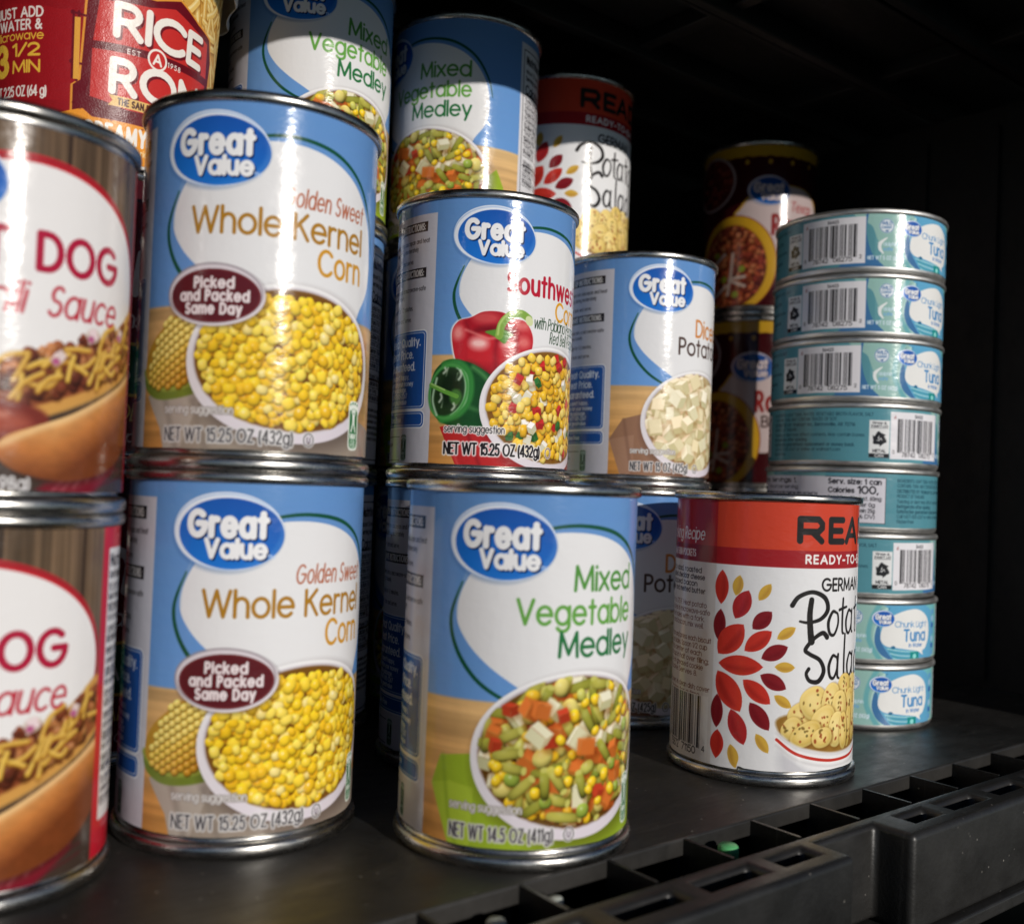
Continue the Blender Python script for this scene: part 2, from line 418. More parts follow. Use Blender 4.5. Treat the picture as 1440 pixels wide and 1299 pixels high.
def logo(cv, x, y, k=1., tm=True):
    """the store brand's oval"""
    cv.ell(x-.6*k, y-.3*k, 16.6*k, 11.6*k, (40,80,140), soft=1.2*k, opa=.35)
    cv.ell(x-.35*k, y+.25*k, 16.4*k, 11.4*k, (226,232,244), rot=-.04)
    cv.ell(x-.7*k, y+.1*k, 16.0*k, 10.9*k, (120,160,215), ring=.35*k, soft=.3, opa=.7)
    q = cv.win(x-17*k, x+17*k, y-12*k, y+12*k)
    if q is not None:
        w, U, V = q
        d, p, t = cv.eld(U, V, x+.55*k, y-.35*k, 15.5*k, 10.3*k, -.04)
        f = np.clip(.5+.55*t+.15*p, 0, 1)[..., None]
        c = np.array((24,84,176), 'f')*f+np.array((26,112,210), 'f')*(1-f)
        cv.put(w, np.clip(.5-d/cv.res, 0, 1), c)
        d2, _, _ = cv.eld(U, V, x-2.2*k, y+1.2*k, 16.5*k, 11*k, -.04)
        cv.put(w, np.clip(.5-d/cv.res, 0, 1)*np.clip(d2/1.2, 0, 1)*.18, (150,190,240))
    for dx, dy, c in ((.45, -.5, (10,30,80)), (.2, -.25, (10,30,80)), (0, 0, (236,236,238))):
        cv.text('Great', x-12.4*k+dx*k, y-1.0*k+dy*k, 6.7*k, c, w=.215, width=24*k, track=-.03)
        cv.text('Value', x-7.0*k+dx*k, y-7.2*k+dy*k, 4.9*k, c, w=.21, width=18.4*k, track=-.03)
    if tm: cv.text('TM', x+11.3*k, y-7.5*k, 1.1*k, (190,210,240), w=.14)

def person(cv, x, y, h, col=(30,110,55), inner=(235,240,230)):
    """small green emblem with a figure, arms raised"""
    w = h*.31
    cv.rect(x-w*.62, x+w*.62, y, y+h, inner, r=w*.4)
    cv.rect(x-w*.5, x+w*.5, y+h*.04, y+h*.84, col, r=w*.3)
    for a in ((-.42,.97),(-.15,1.0),(.15,1.0),(.42,.97)): cv.ell(x+a[0]*w, y+h*(a[1]-.05), w*.09, w*.09, col)
    cv.ell(x, y+h*.80, w*.13, w*.14, inner)
    cv.line([(x-w*.36,y+h*.9),(x-w*.08,y+h*.70),(x-w*.05,y+h*.56),(x-w*.26,y+h*.38)], w*.13, inner)
    cv.line([(x+w*.36,y+h*.9),(x+w*.08,y+h*.70),(x+w*.05,y+h*.56),(x+w*.26,y+h*.38)], w*.13, inner)
    cv.rect(x-w*.12, x+w*.12, y+h*.52, y+h*.72, inner)
    cv.text('GREAT', x, y+h*.24, h*.085, inner, w=.2, width=w*.8, align='c')
    cv.text('FOR', x, y+h*.145, h*.06, inner, w=.16, align='c')
    cv.text('YOU', x, y+h*.06, h*.07, inner, w=.18, align='c')

def barcode(cv, x0, x1, y0, y1, seed, digits=('7', '8742', '08275', '2')):
    r = RNG(seed); x = x0; n = 0
    wid = [r.randint(1, 5) if r.rand() < .45 else 1 for _ in range(59)]
    m = (x1-x0)/sum(wid)
    for i, wd in enumerate(wid):
        if i % 2 == 0:
            lng = i < 4 or i > 54 or 28 <= i <= 30
            cv.rect(x, x+wd*m*.96, y0-(.6 if lng else 0), y1, (26,24,26))
        x += wd*m
    h = min(2.3, (y1-y0)*.13)
    cv.text(digits[0], x0-2.6, y0-h*.6, h*.8, (40,36,40), w=.12)
    cv.text(digits[1], x0+(x1-x0)*.10, y0-h*1.25, h, (40,36,40), w=.12, width=(x1-x0)*.34)
    cv.text(digits[2], x0+(x1-x0)*.54, y0-h*1.25, h, (40,36,40), w=.12, width=(x1-x0)*.38)
    cv.text(digits[3], x1+1.2, y0-h*.6, h*.8, (40,36,40), w=.12)

def wood(cv, y1, x0, x1, seed, light=(222,184,128), dark=(196,132,62)):
    q = cv.win(x0, x1, cv.v0, y1)
    w, U, V = q
    n = cv.noise(34, 1.5, seed)[w]*.5+cv.noise(60, 5, seed+1)[w]*.35+cv.noise(12, .6, seed+2)[w]*.15
    f = np.clip((V-cv.v0)/(y1-cv.v0), 0, 1)*.75+np.clip((U-x0)/60, 0, 1)*.25
    b = np.array(dark, 'f')+(np.array(light, 'f')-np.array(dark, 'f'))*f[..., None]
    c = b*(.83+.32*n)[..., None]
    cv.put(w, np.clip((y1-V)/.8+0*U, 0, 1), np.minimum(c, 255))

def gv_base(seed=1, res=.2):
    """blue ground, wooden table, instructions strip and nutrition strip shared by the canned vegetables"""
    cv = Cv(-86, 145.2, 4.4, 108.6, res, (97,146,208))
    f = ((cv.vs[:, None, None]-48)/60)
    cv.im *= (1.03-.07*np.clip(f, 0, 1))*np.array([1.0, 1.0, 1.0], 'f')
    wood(cv, 48.5, -24, 75, seed)
    # strip on the left of the front panel
    S = (198,197,206); K = (28,24,28)
    cv.rect(-86, -24, 4, 103.4, S)
    cv.rect(-86, -24, 103.4, 109, (97,146,208))
    for y, t in ((96.6, 'STOVETOP INSTRUCTIONS:'), (78.6, 'MICROWAVE INSTRUCTIONS:')):
        cv.rect(-62, -28.6, y, y+3.9, K)
        cv.text(t, -29.8, y+.75, 2.4, (226,222,220), w=.14, width=28.5, align='r')
    L1 = ('1. Pour contents into saucepan and heat', 'over medium, stirring moderately', 'until hot. Do not boil.', '2. Season to taste and serve.')
    L2 = ('1. Pour contents into a microwave-safe', 'dish and cover loosely.', '2. Heat on high for 1-2 minutes.', '3. Season to taste and serve.')
    for ys, LL in (((92.2, 89.2, 0, 84.6), L1), ((73.6, 70.9, 66.2, 61.8), L2)):
        for y, t in zip(ys, LL):
            if y: cv.text(t, -60.5, y, 1.65, (70,66,72), w=.12, sx=.62)
    B = (32,84,164)
    for y0, y1 in ((27.8, 57.6), (20.6, 26.2)):
        cv.rect(-66, -26.7, y0-.7, y1+.7, (228,230,236), r=2.2)
        cv.rect(-66, -27.2, y0-.2, y1+.2, B, r=1.8)
        cv.rect(-65.6, -27.8, y0+.4, y1-.4, (214,222,238), r=1.5)
        cv.rect(-65.6, -28.1, y0+.65, y1-.65, B, r=1.3)
    W = (216,224,238)
    for y, t in ((52.2, 'Great Quality.'), (47.4, 'Great Price.'), (42.6, 'Guaranteed.')):
        cv.text(t, -55, y, 3., W, w=.15, sx=.74)
    for y, t in ((39.2, 'If you aren\'t happy,'), (36.6, 'return for your money'), (34.2, 'with the package.'), (31.8, 'Call 1-877-505-2267'), (29.4, 'or visit greatvalue')):
        cv.text(t, -55, y, 1.75, W, w=.13, sx=.7)
    cv.text('Gluten Free', -54, 22.4, 1.9, W, w=.13, sx=.75)
    cv.rect(-66, -41.5, 16.6, 16.9, (60,56,60)); cv.rect(-66, -41.5, 7.4, 7.7, (60,56,60))
    cv.text('Please recycle', -62, 13, 1.5, (70,66,72), w=.12, sx=.8); cv.text('steel can', -62, 10, 1.5, (70,66,72), w=.12, sx=.8)
    person(cv, -38.4, 7.2, 10.4, (30,62,44), (150,170,160))
    # nutrition strip on the right
    cv.rect(75, 112, 4, 104, (214,213,220))
    cv.rect(77, 110, 8, 101, (40,38,42)); cv.rect(77.5, 109.5, 8.5, 100.5, (220,219,224))
    cv.text('Nutrition Facts', 79, 94.5, 3.6, K, w=.17, width=28)
    for i, (y, t) in enumerate(((90, 'about 3.5 servings per container'), (86.5, 'Serving size 1/2 cup'), (80, 'Calories'), (75.6, 'Total Fat 0g'), (72.4, 'Saturated Fat 0g'), (69.2, 'Trans Fat 0g'), (66, 'Cholesterol 0mg'), (62.8, 'Sodium 15mg'), (59.6, 'Total Carb. 14g'), (56.4, 'Dietary Fiber 1g'), (53.2, 'Total Sugars 4g'), (50, 'Protein 2g'), (45, 'Vitamin D 0mcg'), (41.8, 'Calcium 0mg'), (38.6, 'Iron 0.4mg'), (35.4, 'Potassium 160mg'))):
        cv.text(t, 79, y, 4 if t == 'Calories' else 1.9, K, w=.16 if i % 2 else .12, sx=.75)
        if i > 1: cv.rect(78.5, 108.5, y-1.1, y-.8 if i not in (2, 12) else y-.2, K)
    for i in range(6): cv.fine(79, 30-i*2.6, 27, 1.5, K, i)
    barcode(cv, 118, 138, 30, 62, seed)
    return cv

WS = [(-13.6,72),(-11.5,81),(-5,89.5),(6,95.3),(20,97.6),(34,96),(46,90.5),(54,81),(57,70),(56,60),(51,52.5),(46,47),(30,45),(14,47.5),(6,52.6),(-3,58.5),(-10,65)]
def gv_front(cv, shape_only=False):
    gr = (20,78,52)
    cv.line(spline([(-12,82),(-15.6,72),(-13.6,63),(-7,54.5),(2,49),(12,46)], False), 1.25, gr, taper=[.5,1,1.1,.9,.5])
    cv.line(spline([(2,95),(12,98.2),(24,99.6),(38,97.4),(49,91),(56,81),(58.5,72)], False), 1.15, gr, taper=[.5,.9,1.1,1,.3])
    cv.poly(spline(WS), (224,224,226))
    cv.line(spline([(-10,86),(-13.2,78),(-13.4,72)], False), .5, (170,190,210), soft=.8, opa=.5)
def gv_foot(cv, net, wd):
    cv.text('serving suggestion', -13.6, 16.6, 2.3, (214,210,208), w=.1, width=22, slant=.02, out=(.2, (140,132,128)))
    w = cv.text(net, -13.4, 8.6, 3.7, (58,54,58), w=.1, width=wd, out=(.42, (212,210,210)))
    x = -13.4+w+5
    cv.ell(x, 10.2, 1.6, 1.9, (228,226,226), ring=.9, soft=.2); cv.ell(x, 10.2, 1.6, 1.9, (60,54,60), ring=.35)
    cv.text('U', x, 9.3, 1.7, (60,54,60), w=.14, sx=.8, align='c')
    person(cv, 50.2, 8.2, 15.4)
def bowl(cv, x, y, rx, ry, depth=2.4, rim=2.6, inner=(120,78,24), lil=(226,216,226)):
    """white bowl seen from above; returns the inner ellipse"""
    q = cv.win(x-rx-8, x+rx+8, y-ry-8, y+ry+6); w, U, V = q
    d, _, _ = cv.eld(U, V, x+1.5, y-2.2, rx+1, ry+1)
    cv.mul(w, .5*np.clip((2.5-d)/5, 0, 1), (.45,.38,.38))
    d, p, t = cv.eld(U, V, x, y, rx, ry)
    f = np.clip(.5+.5*t-.1*p, 0, 1)[..., None]
    cv.put(w, np.clip(.5-d/cv.res, 0, 1), np.array(lil, 'f')*(1-f)*.94+np.array((236,235,236), 'f')*f)
    ix, iy = rx-rim, ry-rim
    yy = y+depth*.45
    cv.ell(x, yy, ix+.7, iy+.5, (198,190,198), soft=.5)
    cv.ell(x, yy-.1, ix, iy-.1, inner, soft=.4)
    return x, yy, ix, iy
def scatter(r, x, y, rx, ry, d, jit=.28):
    P = []; row = 0; v = -ry
    while v < ry:
        u = -rx+(row % 2)*d/2
        while u < rx:
            a, b = u+r.uniform(-jit, jit)*d, v+r.uniform(-jit, jit)*d
            if (a/rx)**2+(b/ry)**2 < 1: P.append((x+a, y+b))
            u += d
        v += d*.8; row += 1
    P = np.array(P); return P[r.permutation(len(P))]
def in_bowl(cv, B, grow=.5):
    x, y, rx, ry = B; cv.clip = None
    m = np.zeros(cv.im.shape[:2], 'f'); w, U, V = cv.win(x-rx-3, x+rx+3, y-ry-3, y+ry+3)
    d, _, _ = cv.eld(U, V, x, y, rx+grow, ry+grow); m[w] = np.clip(.5-d/cv.res, 0, 1); cv.clip = m
def kernels(cv, B, seed, d=3.1, size=2.05, pale=.05):
    r = RNG(seed); x, y, rx, ry = B
    cols = ((248,206,36),(250,212,54),(244,196,28),(250,220,84),(240,188,30))
    for ps in range(2):
        for (a, b) in scatter(r, x, y, rx-1.2, ry-1.2, d):
            c = cols[r.randint(5)]
            if r.rand() < pale: c = (244,220,128)
            z = size*r.uniform(.72, 1.08)
            cv.blob(a, b, z*r.uniform(.8, 1.12), z*r.uniform(.66, .95), r.uniform(0, 3.1), c, n=r.uniform(2.2, 3.1), hi=.14, lo=.36, spec=r.uniform(0, .7), edge=(.92,.72,.32))

def art_corn():
    cv = gv_base(11)
    cv.poly([(-22,21.5),(-6,26),(40,20),(70,14),(75,3),(-13,3),(-15.5,12)], (150,136,122))
    cv.poly([(-22,21.5),(-6,26),(0,24),(-9,3),(-13,3),(-15.5,12)], (170,158,146))
    for p in ([(-14,21),(-8,3)], [(-4,20),(2,3)], [(52,14),(60,3)]): cv.line(p, 1.4, (122,110,100), soft=2, opa=.6)
    # cob with its husk
    cv.poly(spline([(-23.6,24),(-17,20.5),(-6,21.5),(4,26),(0,32),(-12,28),(-23.4,29)]), (112,128,44), soft=.4)
    cv.poly(spline([(-23.8,26.5),(-14,22.8),(-2,25.5),(-8,28),(-23.6,30)]), (150,160,60), soft=.6)
    cv.poly(spline([(-24,29),(-22,36),(-14,43),(-6,47.5),(4,46),(2,32),(-8,26),(-20,25.5)]), (190,140,40), soft=.4)
    r = RNG(5); ca, sa = math.cos(.62), math.sin(.62)
    for i in range(-9, 8):
        for j in range(-7, 8):
            a, b = i*2.25+(j % 2)*1.1, j*2.05*(1-.002*i*i)
            u, v = -8+a*ca-b*sa*1.0, 35+a*sa+b*ca
            if abs(b) < 10.5-.035*a*a and u > -23.6 and u < 8:
                k = 1-.32*max(0, -b/10)
                cv.blob(u, v, 1.25, 1.05, .62, mixc((244,208,84), (190,120,20), max(0, -b/13+.1))if b < 2 else (250,220,110), n=2.6, spec=.35, sh=.5, edge=(.75,.5,.2))
    cv.rect(-86.2, -24, 20, 50, (198,197,206)) if False else None
    gv_front(cv)
    B = bowl(cv, 26, 32.4, 32.6, 23.6)
    in_bowl(cv, B); kernels(cv, B, 3); cv.clip = None
    cv.text('Golden Sweet', 20, 79.2, 5.4, (176,88,50), w=.08, width=30.6, slant=.12)
    cv.text('Whole Kernel', -7, 69.6, 7.4, (170,120,28), w=.112, width=57.6)
    cv.text('Corn', 31.5, 60.2, 7.4, (206,146,34), w=.112, width=18.8)
    # seal
    cv.ell(1.4, 50.6, 15.4, 9.3, (70,60,66), soft=1.4, opa=.5)
    cv.ell(1, 51.2, 15.2, 9.1, (212,204,210)); cv.ell(.6, 51.8, 14.6, 8.6, (150,138,146), ring=.5, soft=.4)
    cv.ell(1, 51, 13.9, 7.9, (92,28,34)); cv.ell(1, 51, 13.6, 7.6, (120,48,52), ring=.35)
    for y, t, wd in ((53.4, 'Picked', 12.5), (49.6, 'and Packed', 21.5), (45.8, 'Same Day', 17.5)):
        cv.text(t, 1, y, 2.9, (226,214,216), w=.2, width=wd, align='c')
    gv_foot(cv, 'NET WT 15.25 OZ (432g)', 39.4)
    logo(cv, 0, 94)
    return cv

def veg(cv, B, seed):
    r = RNG(seed); x, y, rx, ry = B
    for ps, d in ((0, 4.), (1, 4.5), (2, 4.7)):
        for (a, b) in scatter(r, x, y, rx-1.6, ry-1.6, d, .34):
            t = r.rand(); z = r.uniform(.72, 1.0)
            if t < .11: cv.cube(a, b, 6.6*z, 4.6*z, 4.8*z, r, (238,232,204), soft=.35)
            elif t < .25: cv.cube(a, b, 6*z, 5.2*z, 5*z, r, (228,118,48), soft=.5)
            elif t < .54:
                L = r.uniform(3, 6.2); an = r.uniform(-1.2, 1.9); c = (152,152,54) if r.rand() < .5 else (178,172,72)
                cv.blob(a, b, L, 1.5, an, c, n=3.2, spec=.12, hi=.2, lo=.5)
                cv.ell(a+L*.92*math.cos(an), b+L*.92*math.sin(an), .8, 1.25, (196,192,96), rot=an, soft=.2)
            elif t < .575: cv.blob(a, b, 2.3*z, 2.2*z, 0, (148,170,64), spec=.45)
            elif t < .63: cv.blob(a, b, 3.6*z, 3*z, r.uniform(0, 3), (222,206,112), spec=.25, n=2.2)
            elif t < .68: cv.blob(a, b, 2.6*z, 2.*z, r.uniform(0, 3), (198,196,92), spec=.3)
            elif t < .94: cv.blob(a, b, 2.1*z, 1.7*z, r.uniform(0, 3), (248,204,34), spec=.5)
            elif t < .97: cv.blob(a, b, 2.2*z, 1.8*z, 0, (240,190,40), spec=.4)
            else: cv.cube(a, b, 3.4, 3.6, 3, r, (206,64,36), soft=.3)

def art_mixed():
    cv = gv_base(23)
    cv.poly([(-17.5,31),(-3,33.5),(40,18),(62,38),(66,30),(71,3),(-13,3),(-15.2,20),(-20.6,22.4)], (150,176,42))
    cv.poly([(-20.6,22.4),(-14,24),(-6,23),(-7,3),(-12.6,3)], (166,190,52)); cv.line([(-16.6,31),(-14,14),(-10,3)], .9, (120,146,30), soft=1.2, opa=.6)
    cv.line([(60,34),(66,8)], 2.2, (176,196,84), soft=2, opa=.8)
    gv_front(cv)
    B = bowl(cv, 25.4, 32.8, 32.8, 24.4, inner=(104,72,20))
    in_bowl(cv, B); veg(cv, B, 7); cv.clip = None
    for t, x, y, wd, c in (('Mixed', 21.8, 80.8, 26, (78,144,58)), ('Vegetable', 4.6, 71, 43.6, (98,162,66)), ('Medley', 17.4, 61.6, 31.2, (36,114,62))):
        cv.text(t, x, y, 6.9, c, w=.118, width=wd)
    gv_foot(cv, 'NET WT 14.5 OZ (411g)', 31.4)
    logo(cv, 0, 94)
    return cv

def art_diced():
    cv = gv_base(37)
    cv.poly([(-17.5,32.4),(-4,36),(40,18),(70,12),(74,3),(-12,3),(-15,18),(-24,22.6)], (148,108,84))
    cv.poly([(-23.8,22.6),(-12,25),(-12,3),(-17,3)], (160,120,96)); cv.line([(-17,32),(-12,4)], 1, (116,80,62), soft=1.4, opa=.6)
    gv_front(cv)
    B = bowl(cv, 22.8, 31.6, 32, 25.2, inner=(190,168,122))
    in_bowl(cv, B); r = RNG(9)
    for ps, d in ((0, 5.6), (1, 5.9), (2, 6.2)):
        for (a, b) in scatter(r, B[0], B[1], B[2]-2.4, B[3]-2.4, d, .3):
            z = r.uniform(.85, 1.15); cv.cube(a, b, 6.1*z, 5.6*z, 5.6*z, r, mixc((255,247,224), (250,232,192), r.rand()), sh=.3, soft=.4)
    cv.clip = None
    cv.text('Diced', 18.6, 73.4, 7.6, (206,128,50), w=.118, width=25)
    cv.text('Potatoes', 8.3, 64.2, 7.4, (78,58,50), w=.118, width=42)
    gv_foot(cv, 'NET WT 15 OZ (425g)', 29.6)
    logo(cv, 0, 94)
    return cv

def art_southwest():
    cv = gv_base(51)
    cv.poly([(-19.5,20.4),(-4,24),(30,14),(75,8),(75,3),(-11,3),(-16,13)], (186,34,36))
    cv.line([(-9,20),(-2,3)], 1.2, (140,22,28), soft=1.2, opa=.8); cv.line([(-15,14),(-10,3)], .8, (226,90,84), soft=1, opa=.6); cv.line([(4,18),(14,3)], 2.4, (206,58,52), soft=2, opa=.7)
    gv_front(cv)
    # red bell pepper
    O = [(-16.4,56),(-14,61),(-9,62.6),(-4,65),(3,65.2),(8,63),(13,62.2),(16.6,57),(16,50.5),(12,45),(8,41),(2,40),(-8,40),(-14,45)]
    cv.poly(spline(O), (238,236,236), soft=.6); 
    O2 = [((a+.2)*.975, 53+(b-53)*.975) for a, b in O]
    cv.poly(spline(O2), (190,30,38), soft=.3)
    q = cv.win(-18, 18, 38, 67); w, U, V = q
    m = np.zeros(cv.im.shape[:2], 'f'); tmp = cv.im.copy(); cv.poly(spline(O2), (0,0,0)); 
    m = np.clip(np.abs(cv.im-tmp).sum(2)/np.maximum(tmp.sum(2), 1e-3), 0, 1); cv.im = tmp; cv.clip = m
    # back lobes, then the two front ones, each lit from above with dark creases between
    cv.ell(-2, 61, 8, 5.5, (170,20,32), soft=2); cv.ell(-3, 62.4, 5, 2.4, (214,86,84), soft=2.6, opa=.7)
    cv.ell(10, 59.5, 6, 4.5, (196,48,54), soft=2); cv.ell(11.5, 60.4, 3, 1.6, (232,132,126), soft=2.2, opa=.7)
    cv.ell(1.5, 56, 9.5, 3.6, (112,12,22), soft=2.4, opa=.9)
    cv.ell(-12.6, 52, 5.2, 9.6, (196,32,42), soft=2); cv.ell(-13.4, 56.4, 2.2, 2.6, (238,150,142), soft=2.6, opa=.85)
    cv.line(spline([(-10.5,60.5),(-8.6,56),(-8.8,50),(-9.6,44)], False), 1.5, (128,12,24), soft=1.8, opa=.7)
    cv.ell(11.6, 50, 5.6, 7.6, (190,30,40), soft=2.4); cv.ell(12.6, 54, 2.6, 2.2, (232,128,120), soft=2.6, opa=.75)
    cv.ell(-3.6, 48.4, 6.8, 8.4, (200,34,42), soft=2.4); cv.ell(5.4, 47.6, 6, 7.6, (194,30,40), soft=2.4)
    cv.line(spline([(2,55),(1.2,50.5),(1.6,44)], False), 1.4, (132,12,24), soft=1.8, opa=.65); cv.line(spline([(9.4,55.5),(9.2,50),(8.6,45)], False), 1.2, (132,12,24), soft=1.8, opa=.5)
    cv.ell(-5.2, 52.6, 3.4, 2.2, (248,206,200), soft=3, opa=.9); cv.ell(5.8, 52.6, 2.6, 1.5, (244,186,180), soft=2.6, opa=.8)
    cv.ell(0, 41, 14, 3.2, (140,14,26), soft=4, opa=.7)
    cv.line(spline([(-10.4,57.6),(-6,56),(-2,54.6),(1.8,55.2)], False), .8, (236,130,124), soft=1, opa=.8); cv.line(spline([(2.4,55),(6,55.8),(10,57.4)], False), .7, (236,130,124), soft=1, opa=.7)
    cv.clip = None
    cv.poly(spline([(-3,57),(1,55.2),(4.5,53),(6.5,55.5),(8,56.6),(4,58.5),(0,58)]), (88,142,44), soft=.4)
    cv.line(spline([(2.4,56),(3.4,60.5),(6.6,64),(11,65),(14.4,63.4)], False), 3.1, (126,166,62), taper=[1,1,.95,1])
    cv.line(spline([(1.9,56.4),(2.7,60.8),(6,64.6),(11,65.6)], False), .8, (176,204,110), soft=.5)
    cv.ell(14.6, 62.6, 1.6, 2, (206,214,160), rot=.5)
    # green pepper lying on its side
    P = [(-24,33),(-23,41),(-17.5,46),(-10,45.6),(-3,42.5),(2,38),(3,28),(-1,21.5),(-10,20.3),(-19,22.2),(-23,27)]
    cv.poly(spline(P), (26,80,34), soft=.3)
    cv.poly(spline([(-9,44.6),(-3,41.6),(2,36),(2,28),(-6,26),(-7,36)]), (24,72,32), soft=4, opa=.8)
    cv.poly(spline([(-23,28),(-14,22),(-2,22.5),(-8,25.5),(-16,27)]), (22,70,30), soft=3, opa=.8)
    cv.line(spline([(-18.5,23.5),(-12,26),(-8.4,32),(-8.6,40),(-12.5,44.4),(-18,44)], False), 3.4, (52,132,56), soft=1)
    cv.line(spline([(-15,25),(-10.6,29),(-9.4,34),(-10,40),(-13,43)], False), 1.3, (196,222,196), soft=.8, taper=[.3,1,1.2,.8])
    cv.ell(-16.8, 34, 6.6, 9.4, (34,58,30), rot=-.25, soft=.8); cv.ell(-16.8, 34, 7.6, 10.4, (70,150,70), rot=-.25, ring=1.1, soft=.6)
    cv.line(spline([(-21,25),(-23,31),(-21.5,39)], False), .9, (170,206,170), soft=.6)
    for x, y in ((-19,28),(-17.5,40),(-13.5,38),(-13,29)): cv.line([(x,y),(x+.6,y+3)], .6, (170,196,160), soft=.5, opa=.8)
    cv.ell(-16, 35, 4.4, 6.6, (16,34,18), rot=-.25, soft=3, opa=.8); cv.ell(-13.4, 32, 2.4, 3.0, (62,116,48), soft=1)
    for x, y, l in ((-20,30,3),(-18.6,41,2),(-12.4,38.6,3.4),(-14.6,27,2.4)): cv.line(spline([(x,y),(x+.9,y+l*.5),(x+.5,y+l)], False), .8, (206,222,200), soft=.7, opa=.9)
    cv.line(spline([(-7.4,28),(-3,27),(1,29)], False), 1.2, (84,150,84), soft=1.6, opa=.6); cv.line(spline([(-7,43.4),(-3,40.6),(.6,36.6)], False), 1.4, (96,164,92), soft=1.6, opa=.7)
    cv.line([(-24,36.5),(-18,34),(-13,32.2)], 1.7, (96,158,58)); cv.line([(-24,37),(-18,34.6)], .5, (170,206,120), soft=.4)
    cv.rect(-86, -24, 19, 47, (198,197,206)) if False else None
    B = bowl(cv, 28, 29, 32.2, 24.6, inner=(130,86,24))
    in_bowl(cv, B); r = RNG(13)
    cols = ((238,188,40),(242,200,64),(234,178,30),(242,212,108))
    for ps in range(2):
        for (a, b) in scatter(r, B[0], B[1], B[2]-1.2, B[3]-1.2, 3.5):
            t = r.rand(); z = r.uniform(.72, 1.08)
            if t < .80 or ps == 0: cv.blob(a, b, 2.2*z*r.uniform(.85, 1.1), 1.8*z*r.uniform(.8, 1.05), r.uniform(0, 3), cols[r.randint(4)], n=r.uniform(2.4, 4), hi=.15, lo=.38, spec=r.uniform(.1, .6), edge=(.85,.6,.22))
            elif t < .89: cv.cube(a, b, 3.4, 3.2, 2.6, r, (206,40,40))
            elif t < .94: cv.cube(a, b, 3.2, 2.8, 2.2, r, (48,116,52))
            else: cv.cube(a, b, 3.6, 3.2, 3, r, (244,240,236))
    cv.clip = None
    cv.text('Southwest', 4.8, 73, 7.4, (186,26,48), w=.14, width=43)
    cv.text('Corn', 28, 64.6, 7, (222,158,30), w=.118, width=20)
    cv.text('with Poblano Peppers &', 16.6, 60.2, 4.3, (30,64,34), w=.07, width=36, slant=.12)
    cv.text('Red Bell Peppers', 25, 55.2, 4.3, (30,64,34), w=.07, width=26, slant=.12)
    cv.text('serving suggestion', -17.5, 18.6, 2.7, (40,36,36), w=.1, width=23.5, out=(.35, (232,228,228)))
    w = cv.text('NET WT 15.25 OZ (432g)', -17.6, 10.4, 4.1, (28,22,24), w=.135, width=39.6, out=(.45, (230,226,226)))
    cv.ell(-17.6+w+4.5, 12.2, 1.5, 1.9, (228,226,226), ring=.8); cv.ell(-17.6+w+4.5, 12.2, 1.5, 1.9, (90,50,60), ring=.35)
    person(cv, 55, 8.2, 15)
    logo(cv, 0, 94)
    return cv

def leaf(cv, a, b, w, col, edge=True):
    a, b = np.array(a, float), np.array(b, float); d = b-a; n = np.array([-d[1], d[0]])/np.linalg.norm(d)
    t = np.linspace(0, 1, 13); up = [tuple(a+d*k+n*w*2*k**.85*(1-k)**.85*2.15/2) for k in t]; dn = [tuple(a+d*k-n*w*2*k**.85*(1-k)**.85*2.15/2) for k in t[::-1][1:-1]]
    cv.poly(up+dn, col)
    sh = mixc(col, (60,0,10), .35)
    cv.poly([tuple(a+d*k-n*w*.05) for k in (.15,.85)]+[tuple(a+d*k-n*w*1.5*k*(1-k)*1.2) for k in (.8,.6,.4,.2)], sh, soft=1.4, opa=.55)

def brush(cv, P, wid, col):
    """wet-brush stroke: widths given per control point"""
    P = np.array(P, float); S = spline(P[:, :2], False, 8); k = np.interp(np.linspace(0, len(P)-1, len(S)), range(len(P)), wid)
    m = max(wid)+1; q = cv.win(S[:,0].min()-m, S[:,0].max()+m, S[:,1].min()-m, S[:,1].max()+m); w, U, V = q
    d = np.full(np.broadcast(U, V).shape, 1e9, 'f')
    for i in range(len(S)-1): d = np.minimum(d, np.sqrt(seg2(U, V, *S[i], *S[i+1]))-(k[i]+k[i+1])/4)
    cv.put(w, np.clip(.5-d/cv.res, 0, 1), col)

